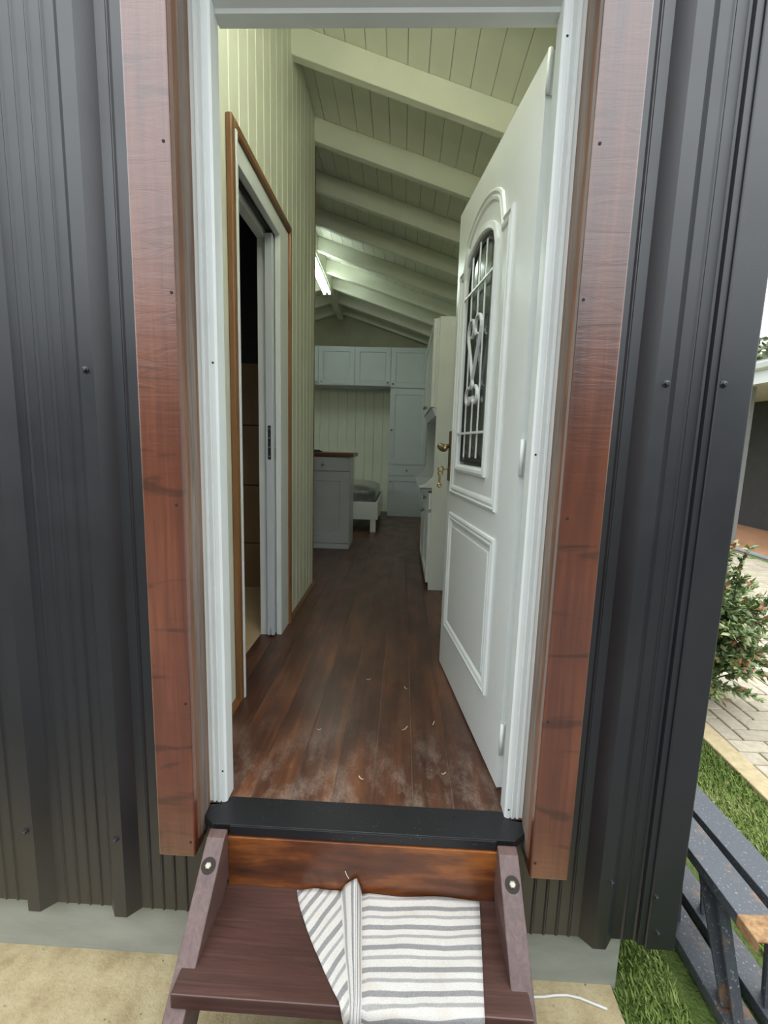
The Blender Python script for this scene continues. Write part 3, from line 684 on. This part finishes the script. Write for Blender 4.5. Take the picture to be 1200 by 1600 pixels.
# striped cloth on the tread
def cloth():
    bm = bmesh.new(); uvl = bm.loops.layers.uv.new('UVMap')
    nv = 34; rows = []
    TZ = -.1685; Y0, Y1 = -.092, -.3405
    NF, NR, NM = 8, 12, 16
    for j in range(nv+1):
        s = j/nv*.375                     # metres travelled along the cloth
        if s < (Y0-Y1): y = Y0 - s; zbase = TZ; v = s/(Y0-Y1)
        else:
            q = s-(Y0-Y1); y = Y1 - .006*min(1, q/.01); zbase = TZ - max(0, q-.004); v = 1 + q/.3
        vv = min(v, 1)
        xl = -.168 + .150*vv**1.25 + (.02*(v-1)*3 if v > 1 else 0)
        ra = -.050 + .052*vv**1.1; rb = .004 + .022*vv
        h = .034*(1-vv)**1.4 + .012
        xr = .315 - .030*vv
        row = []
        for i in range(NF+1):
            t = i/NF; x = xl + (ra-xl)*t
            row.append((x, .004*math.sin(t*PI)*(1-.5*vv) + .002*math.sin(9*x*10+v*4)))
        for i in range(1, NR+1):
            t = i/NR; a = PI*t; x = ra + (rb-ra)*(t + .12*math.sin(2*PI*t)) + .012*(1-vv)*math.sin(a)
            row.append((x, h*math.sin(a)**.55 if 0 < t < 1 else 0))
        for i in range(1, NM+1):
            t = i/NM; x = rb + (xr-rb)*t
            row.append((x, .0022*(1+math.sin(x*38 + v*7))*(1-t*.5) + (.0015*math.sin(v*24+x*15))*.6 + .001))
        vr = []
        for x, hh in row:
            hh = max(hh, 0)
            if v <= 1: P_ = (x, y - (.012*math.sin(x*20) if j == 0 else 0)*.3, zbase + hh)
            else: P_ = (x, y - hh, zbase)
            vr.append((bm.verts.new(P_), x, s))
        rows.append(vr)
    n = NF+NR+NM
    for j in range(nv):
        for i in range(n):
            q = [rows[j][i], rows[j][i+1], rows[j+1][i+1], rows[j+1][i]]
            f = bm.faces.new([a[0] for a in q]); f.smooth = True
            for lp_, a in zip(f.loops, q):
                x, s = a[1], a[2]
                if i < NF: t_ = .86*x + .51*s
                elif i < NF+NR:
                    ii = (rows[j].index(a) if a in rows[j] else rows[j+1].index(a)) - NF
                    t_ = .02 + ii*.0095
                else: t_ = s + .06*x + .012
                lp_[uvl].uv = (x, t_)
    return bm
ragbm = cloth()
rag = obj('striped_cloth', ragbm, 'striped_cloth'); tag(rag, 'grey and white striped cotton cloth draped over the wooden tread', 'cloth')
sd = rag.modifiers.new('solid', 'SOLIDIFY'); sd.thickness = .0022; sd.offset = 1
bm = bmesh.new(); tube(bm, [(-.030, -.093, -.122), (-.036, -.094, -.110), (-.040, -.095, -.098)], .0008, 5); obj('loose_thread', bm, 'string_white', rag)

# ================================================================== KITCHEN FURNITURE
def shaker(bm, fn, u0, u1, v0, v1, d0=0., th_=.018, rail=.06, rec=.008):
    """panelled door: fn(u, v, depth) -> xyz; depth grows towards the room; face at d0+th_"""
    f = d0+th_
    o = [(u0, v0), (u1, v0), (u1, v1), (u0, v1)]; i = [(u0+rail, v0+rail), (u1-rail, v0+rail), (u1-rail, v1-rail), (u0+rail, v1-rail)]
    j = [(u0+rail+.006, v0+rail+.006), (u1-rail-.006, v0+rail+.006), (u1-rail-.006, v1-rail-.006), (u0+rail+.006, v1-rail-.006)]
    Vb = [bm.verts.new(fn(u, v, d0)) for u, v in o]; Vo = [bm.verts.new(fn(u, v, f)) for u, v in o]
    Vi = [bm.verts.new(fn(u, v, f)) for u, v in i]; Vj = [bm.verts.new(fn(u, v, f-rec)) for u, v in j]
    bm.faces.new(Vb); bm.faces.new(Vj)
    for k in range(4):
        l = (k+1) % 4
        bm.faces.new((Vb[k], Vb[l], Vo[l], Vo[k])); bm.faces.new((Vo[k], Vo[l], Vi[l], Vi[k])); bm.faces.new((Vi[k], Vi[l], Vj[l], Vj[k]))
def knob(parent, c, ax):
    bm = bmesh.new(); lathe(bm, c, ax, [(.005, 0), (.005, .010), (.012, .014), (.014, .020), (.010, .026), (.003, .028)], 12)
    return obj('knob', bm, 'knob_metal', parent, smooth=True)
def front(parent, name, y, x0, x1, z0, z1, kn=None, rail=.06):
    bm = bmesh.new(); shaker(bm, lambda u, v, d: (u, y-d, v), x0+.002, x1-.002, z0, z1, 0, .018, rail)
    d = obj(name, bm, 'cabinet_paint', parent)
    if kn: knob(d, (kn[0], y-.018, kn[1]), (0, -1, 0))
    return d
def slab(parent, y, x0, x1, z0, z1, kn=None):
    d = obj('drawer', B((x0+.002, x1-.002, y-.018, y, z0, z1)), 'cabinet_paint', parent, bevel=.002)
    if kn: knob(d, (kn[0], y-.018, kn[1]), (0, -1, 0))
    return d
FY = 5.42
oh = [(-1.63, -1.128, 'white panelled wall cupboard next to the plank partition end', (-1.16, 1.86)), (-1.126, -.626, 'white panelled wall cupboard above the middle of the bed', (-1.085, 1.86)), (-.624, -.126, 'white panelled wall cupboard above the bed beside the tall cupboard', (-.165, 1.86))]
for x0, x1, lb, kn in oh:
    t = thing('wall_cupboard', lb, 'cupboard', ((x0+x1)/2, 5.63, 1.81), 'wall cupboards above the bed')
    obj('body', B((x0, x1, FY, 5.845, 1.81, 2.335)), 'cabinet_paint', t, bevel=.001, seg=1)
    front(t, 'door', FY-.001, x0, x1, 1.815, 2.33, kn, .065)
t = thing('wall_cupboard', 'small white top cupboard resting above the tall cupboard', 'cupboard', (.14, 5.63, 1.79), 'wall cupboards above the bed')
obj('body', B((-.124, .40, FY, 5.845, 1.790, 2.335)), 'cabinet_paint', t, bevel=.001, seg=1); front(t, 'door', FY-.001, -.124, .40, 1.80, 2.33, (-.09, 1.845), .065)
t = thing('tall_cupboard', 'tall white panelled cupboard with a drawer standing beside the bed', 'cupboard', (.14, 5.63, 0))
obj('body', B((-.124, .40, FY, 5.845, 0, 1.788)), 'cabinet_paint', t, bevel=.001, seg=1)
front(t, 'door', FY-.001, -.124, .40, .745, 1.775, (-.09, 1.22), .07)
slab(t, FY-.001, -.124, .40, .585, .735, (.14, .66)); front(t, 'door', FY-.001, -.124, .40, .065, .575, (-.085, .50), .07)
obj('plinth', B((-.122, .398, FY-.022, FY, 0.001, .06)), 'cabinet_paint', t, bevel=.002)

# low cupboard with wooden top (peninsula)
t = thing('low_cupboard', 'white low cupboard with one drawer under the small wooden worktop', 'cupboard', (-.72, 3.4, 0))
obj('body', B((-1.02, -.419, 3.22, 3.58, 0, .887)), 'cabinet_paint', t, bevel=.001, seg=1)
slab(t, 3.219, -1.02, -.419, .755, .882, (-.676, .815)); front(t, 'door', 3.219, -1.02, -.419, .058, .745, None, .085)
obj('plinth', B((-1.018, -.421, 3.195, 3.22, .001, .05)), 'cabinet_paint', t, bevel=.002)
wt = obj('worktop', B((-1.05, -.385, 3.185, 3.62, .889, .926)), 'worktop_wood', bevel=.004); tag(wt, 'small reddish wooden worktop on the low cupboard', 'worktop')
bm = B((-.80, -.70, 3.25, 3.31, .927, .940), (-.785, -.72, 3.262, 3.30, .940, .948)); o = obj('pocket_case', bm, 'black_item', bevel=.004); tag(o, 'small dark flat case lying on the wooden worktop', 'case')

# kitchen run on the hinge side: side panel, base unit, worktop, wall unit
KX = .284
def side_panel(y0, y1):
    curve = [(.196 + .088*(1-math.cos(a))/1., .742 + .062*math.sin(a)) for a in [PI/2*k/8 for k in range(9)]]
    curve = [(.196 + (KX-.196)*(k/8), .742 + .062*(k/8)**2.2) for k in range(9)]
    bm = bmesh.new(); prism(bm, [(KX, .0), (KX, .727), (.196, .727)] + curve + [(.292, .84), (.292, 1.855), (.757, 1.855), (.757, 0)], XZ, y0, y1); return bm
KY0, KY1 = 2.02, 3.14
t = thing('kitchen_dresser', 'tall white kitchen dresser with curved worktop cheeks behind the open front door', 'dresser', (.52, 2.6, 0))
obj('side_panel', side_panel(KY0, KY0+.02), 'white_paint', t, bevel=.002)
obj('side_panel', side_panel(KY1, KY1+.02), 'white_paint', t, bevel=.002)
obj('base_body', B((.287, .755, KY0+.022, KY1-.002, .04, .70)), 'cabinet_paint', t)
obj('plinth', B((.32, .74, KY0+.022, KY1-.002, 0, .04)), 'dark_gap', t)
obj('worktop', B((.198, .757, KY0+.021, KY1-.001, .704, .727)), 'cabinet_paint', t, bevel=.003)
obj('upper_body', B((.276, .757, KY0+.022, KY1-.002, 1.27, 1.85)), 'white_paint', t, bevel=.001)
for i in range(2):
    y0 = KY0+.022 + i*.546; y1 = y0+.542
    bm = bmesh.new(); shaker(bm, lambda u, v, d: (.286-d, u, v), y0, y1, .05, .55, 0, .020, .06); d = obj('door', bm, 'white_paint', t)
    knob(d, (.266, y1-.03 if i == 0 else y0+.03, .50), (-1, 0, 0))
    d = obj('drawer', B((.266, .286, y0, y1, .575, .69)), 'white_paint', t, bevel=.002); knob(d, (.266, (y0+y1)/2, .632), (-1, 0, 0))
    bm = bmesh.new(); shaker(bm, lambda u, v, d: (.275-d, u, v), y0, y1, 1.275, 1.845, 0, .022, .06); d = obj('door', bm, 'white_paint', t)
    knob(d, (.253, y1-.03 if i == 0 else y0+.03, 1.31), (-1, 0, 0))
bm = bmesh.new(); prism(bm, [(.262, 1.268), (.40, 1.268), (.34, 1.215), (.285, 1.215)], XZ, KY0+.022, KY1-.002); obj('pelmet', bm, 'cabinet_paint', t)

# bed and mattress
t = thing('bed_frame', 'white wooden bed frame with square legs in the far corner', 'bed', (-.65, 4.9, 0))
obj('foot_rail', B((-1.12, -.19, 4.10, 4.125, .150, .354)), 'white_paint', t, bevel=.003)
obj('side_rail', B((-.215, -.19, 4.126, 5.40, .150, .354)), 'white_paint', t, bevel=.003)
obj('side_rail', B((-1.12, -1.095, 4.126, 5.40, .150, .354)), 'white_paint', t, bevel=.003)
obj('head_rail', B((-1.12, -.19, 5.401, 5.426, .150, .354)), 'white_paint', t, bevel=.003)
for x in (-.275, -1.10):
    for y in (4.13, 5.34): obj('leg', B((x, x+.062, y-.02 if y < 5 else y, y+.042, 0, .20)), 'white_paint', t, bevel=.003)
obj('slat_base', B((-1.094, -.216, 4.127, 5.40, .25, .27)), 'worktop_wood', t)
bm = bmesh.new(); addbox(bm, -1.085, -.225, 4.14, 5.39, .272, .53)
bmesh.ops.subdivide_edges(bm, edges=bm.edges, cuts=7, use_grid_fill=True)
for v in bm.verts:
    dx = min(v.co.x+1.085, -.225-v.co.x); dy = min(v.co.y-4.14, 5.39-v.co.y); d = min(dx, dy)
    if v.co.z > .4: v.co.z -= .05*max(0, 1-d/.14)**2
    if v.co.z > .45 and dy < .01: v.co.y += .02 if v.co.y < 4.5 else -.02
    v.co.z += .006*math.sin(v.co.x*22)*math.sin(v.co.y*17) if v.co.z > .3 else 0
mt_ = obj('mattress', bm, 'wrapped_mattress', smooth=True); tag(mt_, 'grey mattress wrapped in clear plastic on the bed frame', 'mattress')
mt_.modifiers.new('sub', 'SUBSURF').levels = 1; mt_.modifiers['sub'].render_levels = 1

# fluorescent batten under the ridge
t = thing('fluorescent_light', 'lit twin tube fluorescent light fixed under the ridge beam', 'lamp', (-.89, 4.1, 2.8))
zl = lambda y: zb(RX, y)-.07
bm = bmesh.new(); V = []
prism(bm, [(3.50, zl(3.5)-.045), (4.66, zl(4.66)-.045), (4.66, zl(4.66)-.001), (3.50, zl(3.5)-.001)], YZ, -.925, -.855); obj('housing', bm, 'white_paint', t, bevel=.004)
for x in (-.920, -.860):
    bm = bmesh.new(); tube(bm, [(x, 3.55, zl(3.55)-.066), (x, 4.61, zl(4.61)-.066)], .013, 10); obj('tube', bm, 'tube_light', t, smooth=True)
    for y in (3.53, 4.615): obj('end_cap', B((x-.014, x+.014, y, y+.018, zl(y)-.082, zl(y)-.044)), 'white_paint', t, bevel=.003)

# second batten on the front wall above the door
t = thing('entry_light', 'single tube fluorescent light on the wall above the front door', 'lamp', (0, .12, 2.45))
obj('housing', B((-.42, .42, .0905, .125, 2.42, 2.48)), 'white_paint', t, bevel=.004)
bm = bmesh.new(); tube(bm, [(-.38, .148, 2.45), (.38, .148, 2.45)], .013, 10); obj('tube', bm, 'entry_tube_light', t, smooth=True)
for x in (-.40, .38): obj('end_cap', B((x, x+.02, .1255, .165, 2.432, 2.468)), 'white_paint', t, bevel=.003)

# wood shavings left on the floor
for i, (x, y, a, l) in enumerate(((.115, .38, .9, .030), (-.04, .72, .4, .02), (.12, .66, 2.2, .018), (.22, .42, 1.2, .024), (.235, .16, .5, .016), (-.02, .12, 2.4, .02), (-.19, .35, .2, .012))):
    bm = bmesh.new(); pts = []
    for k in range(7):
        q = k/6-.5; pts.append((x + math.cos(a)*l*q, y + math.sin(a)*l*q, .0022 + .004*(q*2)**2))
    tube(bm, pts, .0018, 5, squash=.6); o = obj('wood_shaving', bm, 'shaving'); tag(o, 'tiny pale wood shaving lying on the dark floorboards', 'shaving', 'wood shavings on the floorboards')

# ================================================================== OUTSIDE
gr = obj('ground', B((-40, 60, -40, 60, GZ-.3, GZ-.012)), 'soil_lawn'); tag(gr, 'lawn ground around the cabin', 'ground', kind='structure')
ap = obj('concrete_apron', B((-6, .72, -.6, .6, GZ-.1, GZ)), 'sandy_concrete'); tag(ap, 'sandy yellow concrete ground at the foot of the steps', 'ground', kind='structure')
yd = obj('gravel_yard', B((-14, 14, -11, -.6, GZ-.1, GZ-.004)), 'dark_gravel'); tag(yd, 'dark gravel yard in front of the cabin steps', 'ground', kind='structure')
hr = random.Random(11)
hd = thing('hedge', 'tall dark evergreen hedge across the gravel yard facing the cabin', 'hedge', (0, -8, GZ))
bm = bmesh.new(); addbox(bm, -14, 14, -8.6, -7.2, GZ+.15, 3.1)
bmesh.ops.subdivide_edges(bm, edges=[e for e in bm.edges if abs(e.verts[0].co.x-e.verts[1].co.x) > 1], cuts=90)
bmesh.ops.subdivide_edges(bm, edges=[e for e in bm.edges if abs(e.verts[0].co.z-e.verts[1].co.z) > 1], cuts=12, use_grid_fill=True)
for v in bm.verts: v.co += Vector((hr.uniform(-.12, .12), hr.uniform(-.12, .12) + .1*math.sin(v.co.x*2.1+v.co.z), (hr.uniform(-.14, .14) + .22*math.sin(v.co.x*1.3)) if v.co.z > 1 else 0))
obj('foliage', bm, 'hedge_leaf', hd)
bm = bmesh.new()
for k in range(14): tube(bm, [(-13+2*k, -7.9, GZ), (-13+2*k, -7.9, GZ+.5)], .07, 6)
tag(obj('stems', bm, 'bark', hd), kind='stuff')
pn = obj('wall_plinth', B((XL, .735, -.015, YB, GZ-.05, -.285)), 'plinth_concrete', bevel=.004); tag(pn, 'grey concrete plinth below the black cladding', 'wall', kind='structure')
bm = bmesh.new(); tube(bm, [(.42+.033*k, -.045 - .010*math.sin(k*.9) - .003*k, GZ+.004) for k in range(9)], .0032, 6)
o = obj('white_cord', bm, 'string_white', smooth=True); tag(o, 'thin white cord lying at the foot of the concrete plinth', 'cord')

# grass blades on the strip between the cabin and the kerb
def tinted(name, verts, faces, tints, mat, parent):
    me = bpy.data.meshes.new(name); o_ = off(parent); me.from_pydata([tuple(Vector(v)-o_) for v in verts], [], faces)
    at = me.attributes.new('tint', 'FLOAT', 'FACE'); at.data.foreach_set('value', tints)
    me.materials.append(M[mat]); o = bpy.data.objects.new(name, me); C.objects.link(o)
    if parent: o.parent = parent
    return o
V, F, T = [], [], []
R = random.Random(3)
for i in range(60000):
    x = R.uniform(.73, 1.74); y = R.uniform(-.45, 1.9)
    if x < .765 and y > -.03: continue
    if y > 1.2 and R.random() < .5: continue
    if y < .80 and (-.23 < y and .915 < x < 1.095 or y > -.50 and 1.015 < x < 1.235): continue
    a = R.uniform(0, 2*PI); h = R.uniform(.010, .028)*(1.25 if R.random() < .2 else 1); w_ = R.uniform(.0018, .0038); le = R.uniform(.2, 1.0)*h
    dx, dy = math.cos(a), math.sin(a); b0 = len(V)
    V += [(x-dy*w_, y+dx*w_, GZ-.013), (x+dy*w_, y-dx*w_, GZ-.013), (x+dx*le*.5+dy*w_*.7, y+dy*le*.5-dx*w_*.7, GZ-.013+h*.7), (x+dx*le, y+dy*le, GZ-.013+h)]
    F += [(b0, b0+1, b0+2), (b0, b0+2, b0+3)]
    t0 = min(1, max(0, R.gauss(.45, .22) + .25*math.sin(x*7+y*5))); T += [t0, t0]
lw = tinted('lawn_grass', V, F, T, 'grass_blade', None); tag(lw, 'short green grass between the cabin and the paved path', 'grass', kind='stuff')

# kerb
kb = thing('kerb', 'row of sandy yellow kerb stones edging the paved path', 'kerb', (1.79, 1.5, GZ), kind='structure')
p0 = None
for i in range(9):
    if p0 is None: p0 = obj('kerb_stone', B((1.735, 1.845, -.30, .69, GZ-.1, GZ+.012)), 'kerb_block', kb, bevel=.006)
    else: copy_piece(p0, (0, i, 0), kb)
# paving: herringbone blocks
pv = obj('paving', B((1.845, 7.5, -.6, 9.5, GZ-.1, GZ-.010)), 'moss_joint'); tag(pv, 'herringbone paved path of sandy blocks beyond the kerb', 'paving', kind='structure')
def pix(P_):
    d = Vector(P_) - CAM; z = d.dot(fw)
    if z < .1: return None
    return 600 + FPX*d.dot(r2)/z, 800 - FPX*d.dot(u2)/z, z
bl, bw_ = .2, .1
cells = []
for a in range(-30, 90):
    for b_ in range(-30, 90):
        # herringbone lattice: period vectors (0.1, 0.1) and (0.2,-0.2)
        ox = 1.86 + a*bw_ + b_*2*bw_; oy = -.5 + a*bw_ - b_*2*bw_
        cells.append((ox, oy, 0)); cells.append((ox+bl, oy-bw_, 1))
vis = []
for x, y, r in cells:
    cx, cy = (x+bl/2, y+bw_/2) if r == 0 else (x+bw_/2, y+bl/2)
    hx, hy = (bl/2, bw_/2) if r == 0 else (bw_/2, bl/2)
    if cx+hx < 1.875 or cx > 5.35 or cy < .5 or cy > 6.8: continue
    q = pix((cx, cy, GZ))
    if not q or q[0] < 1040 or q[0] > 1260 or q[1] > 1300: continue
    vis.append((q[2], cx, cy, r))
vis.sort()
pa = pb2 = None
stuff = bmesh.new()
for i, (dd, cx, cy, r) in enumerate(vis):
    hx, hy = (bl/2-.0045, bw_/2-.0045) if r == 0 else (bw_/2-.0045, bl/2-.0045)
    if cx-hx < 1.849:
        obj('paver', B((1.849, cx+hx, cy-hy, cy+hy, GZ-.05, GZ)), 'paver_block', pv, bevel=.004, seg=1)
    elif i < 290:
        src = pa if r == 0 else pb2
        if src is None:
            src = obj('paver', B((cx-hx, cx+hx, cy-hy, cy+hy, GZ-.05, GZ)), 'paver_block', pv, bevel=.004, seg=1); src['cx'] = cx; src['cy'] = cy
            if r == 0: pa = src
            else: pb2 = src
        else: copy_piece(src, (cx-src['cx'], cy-src['cy'], R.uniform(-.002, .002)), pv)
    else: addbox(stuff, cx-hx, cx+hx, cy-hy, cy+hy, GZ-.05, GZ)
tag(obj('far_pavers', stuff, 'paver_block', pv), kind='stuff')

# leafy bush on the path's edge
bs = thing('leafy_bush', 'leafy green shrub with reddish young leaves growing beside the kerb', 'bush', (1.98, 1.62, GZ))
V, F, T = [], [], []
def leaf(p, d, ln, wd, tint, nrm):
    d = d.normalized(); s = d.cross(nrm); s = s.normalized() if s.length > 1e-4 else Vector((1, 0, 0)); nn = s.cross(d)
    b0 = len(V); V.extend([tuple(p), tuple(p + d*ln*.5 + s*wd - nn*ln*.05), tuple(p + d*ln - nn*ln*.15), tuple(p + d*ln*.5 - s*wd - nn*ln*.05), tuple(p + d*ln*.5 + nn*ln*.06)])
    F.extend([(b0, b0+1, b0+4), (b0+1, b0+2, b0+4), (b0+2, b0+3, b0+4), (b0+3, b0, b0+4)]); T.extend([tint]*4)
tw = bmesh.new()
for i in range(190):
    th_ = R.uniform(0, 2*PI); el = R.uniform(-.1, 1.4)
    base = Vector((1.98 + R.uniform(-.05, .05), 1.62 + R.uniform(-.05, .05), GZ + R.uniform(.0, .60)))
    dirv = Vector((math.cos(th_)*math.cos(el), math.sin(th_)*math.cos(el), math.sin(el)*1.0))
    ln = R.uniform(.22, .40) if el < .8 else R.uniform(.30, .55)
    tip = base + dirv*ln; tip.z = min(tip.z, .49)
    if tip.z < GZ + .06: tip.z = GZ + .06
    mid = (base+tip)/2 + Vector((R.uniform(-.03, .03), R.uniform(-.03, .03), .03))
    tube(tw, [base, mid, tip], [.005, .0035, .0015], 4)
    for k in range(44):
        t_ = R.uniform(.25, 1.0); p = base.lerp(mid, t_*2) if t_ < .5 else mid.lerp(tip, t_*2-1)
        d = dirv*.6 + Vector((R.gauss(0, .6), R.gauss(0, .6), R.gauss(.15, .5)))
        tint = R.uniform(0, .8) if t_ < .85 or R.random() < .6 else R.uniform(.8, 1)
        leaf(p, d, R.uniform(.035, .065), R.uniform(.011, .018), tint, Vector((R.gauss(0, .5), R.gauss(0, .5), 1)))
tag(tinted('foliage', V, F, T, 'leaf', bs), kind='stuff')
obj('twig', tw, 'bark', bs)

# steel trestles lying beside the cabin
def channel(p0, p1, w_, h_, t_=.007, lip=True):
    """inverted channel from p0 to p1 (top centre line)"""
    bm = bmesh.new(); p0 = Vector(p0); p1 = Vector(p1); d = (p1-p0).normalized(); s = d.cross(Vector((0, 0, 1))).normalized(); u = s.cross(d)
    if u.z < 0: u = -u
    poly = [(-w_/2, 0), (w_/2, 0), (w_/2, -h_), (w_/2-t_, -h_), (w_/2-t_, -t_), (-w_/2+t_, -t_), (-w_/2+t_, -h_), (-w_/2, -h_)]
    A = [bm.verts.new(p0 + s*a + u*b_) for a, b_ in poly]; Bv = [bm.verts.new(p1 + s*a + u*b_) for a, b_ in poly]; n = len(poly)
    for i in range(n): bm.faces.new((A[i], A[(i+1) % n], Bv[(i+1) % n], Bv[i]))
    for Q in (A, Bv):
        bm.faces.new((Q[0], Q[1], Q[4], Q[5])); bm.faces.new((Q[1], Q[2], Q[3], Q[4])); bm.faces.new((Q[0], Q[5], Q[6], Q[7]))
    return bm
def strut(p0, p1, w_, t_, side):
    bm = bmesh.new(); p0 = Vector(p0); p1 = Vector(p1); d = (p1-p0).normalized(); s = Vector(side); s = (s - d*s.dot(d)).normalized(); n = d.cross(s)
    poly = [(-w_/2, 0), (w_/2, 0), (w_/2, -t_), (-w_/2+t_, -t_), (-w_/2+t_, -w_*.7), (-w_/2, -w_*.7)]
    A = [bm.verts.new(p0 + s*a + n*b_) for a, b_ in poly]; Bv = [bm.verts.new(p1 + s*a + n*b_) for a, b_ in poly]; k = len(poly)
    for i in range(k): bm.faces.new((A[i], A[(i+1) % k], Bv[(i+1) % k], Bv[i]))
    for Q in (A, Bv): bm.faces.new((Q[0], Q[1], Q[2], Q[3])); bm.faces.new((Q[0], Q[3], Q[4], Q[5]))
    return bm
def trestle(lb, x0, x1, y0, y1, grp, struts, rusty):
    zt = -.15; fx = lambda y: x0 + (x1-x0)*(y-y0)/(y1-y0)
    t = thing('steel_trestle', lb, 'trestle', ((x0+x1)/2, (y0+y1)/2, GZ), grp)
    obj('top_beam', channel((fx(y0), y0, zt), (fx(y1), y1, zt), .092, .032), 'trestle_steel', t, bevel=.002)
    if rusty: obj('rusty_end', channel((fx(y0)-.0, y0-.012, zt+.001), (fx(y0+.055), y0+.055, zt+.001), .095, .034), 'rust', t, bevel=.003)
    obj('base_beam', channel((fx(y0), y0-.02, GZ+.035), (fx(y1), y1, GZ+.035), .085, .035), 'trestle_steel', t, bevel=.002)
    for ya, yb, w_ in struts:
        obj('strut', strut((fx(ya), ya, zt-.012), (fx(yb), yb, GZ+.034), w_, .007, (0, 1, 0)), 'trestle_steel', t)
    return t
G_ = 'steel trestles beside the cabin'
trestle('black steel trestle with a rusty beam end against the cabin wall', 1.018, .992, -.150, .75, G_, ((.20, .17, .04), (.10, -.06, .05), (.03, -.10, .04), (.5, .45, .04)), True)
trestle('black steel trestle set next to the paved path side', 1.150, 1.095, -.42, .75, G_, ((-.02, -.05, .045), (.25, .2, .04), (.55, .5, .04), (-.3, -.34, .04)), False)

# neighbouring house with veranda
hs = thing('neighbour_house', 'neighbouring house with white gutter and dark veranda wall', 'house', (6.5, 8, GZ))
obj('veranda_floor', B((5.62, 7.3, 3.0, 12, GZ, GZ+.05)), 'terracotta', hs)
obj('floor_edge', B((5.5, 5.619, 3.0, 12, GZ, GZ+.02)), 'house_grey', hs)
obj('wall', B((7.3, 7.5, 3, 14, GZ, 2.6)), 'house_dark', hs)
obj('end_wall', B((5.9, 7.299, 11.5, 11.7, GZ+.051, 2.25)), 'house_dark', hs)
obj('post', B((5.55, 5.67, 6.62, 6.74, GZ+.021, 2.18)), 'house_grey', hs, bevel=.004)
obj('post', B((5.55, 5.67, 9.62, 9.74, GZ+.021, 2.18)), 'house_grey', hs, bevel=.004)
obj('beam', B((5.53, 5.69, 2.5, 12, 2.18, 2.28)), 'house_white', hs, bevel=.004)
obj('fascia', B((5.28, 5.31, 2.5, 12, 2.06, 2.25)), 'house_white', hs, bevel=.004)
bm = bmesh.new(); prism(bm, [(5.30, 2.36), (5.18, 2.36), (5.18, 2.34), (5.20, 2.27), (5.25, 2.25), (5.30, 2.25)], XZ, 2.5, 12); obj('gutter', bm, 'house_white', hs, bevel=.003)
bm = bmesh.new(); prism(bm, [(5.31, 2.10), (7.3, 2.10), (7.3, 2.125), (5.31, 2.125)], XZ, 2.5, 12); obj('soffit', bm, 'house_white', hs)
bm = bmesh.new(); prism(bm, [(5.25, 2.365), (9.0, 2.75), (9.0, 2.80), (5.25, 2.40)], XZ, 2.5, 14); obj('roof', bm, 'roof_grey', hs)

# trees beyond the roof
def far_tree(x, y, h, r, lb):
    t = thing('tree', lb, 'tree', (x, y, GZ), 'trees beyond the neighbouring house')
    bm = bmesh.new(); tube(bm, [(x, y, GZ), (x+.1, y, h*.55), (x, y, h*.8)], [.18, .12, .05], 6); obj('trunk', bm, 'bark', t)
    V.clear(); F.clear(); T.clear()
    for i in range(900):
        a = R.uniform(0, 2*PI); e = R.uniform(-.6, 1.5); q = R.uniform(.45, 1)*r*(1+.25*math.sin(a*3+e*4))
        p = Vector((x + q*math.cos(a)*math.cos(e), y + q*math.sin(a)*math.cos(e), h - r*.75 + q*math.sin(e)*.75))
        leaf(p, Vector((R.gauss(0, 1), R.gauss(0, 1), R.gauss(0, 1))), R.uniform(.25, .5), R.uniform(.08, .16), R.random(), Vector((R.gauss(0, 1), R.gauss(0, 1), 1)))
    tag(tinted('crown', V, F, T, 'far_leaf', t), kind='stuff')
far_tree(15.6, 20.0, 5.75, 2.2, 'loose grey-green tree rising behind the neighbouring roof')
far_tree(22.5, 24.0, 6.9, 2.6, 'broad taller tree further along behind the neighbouring roof')
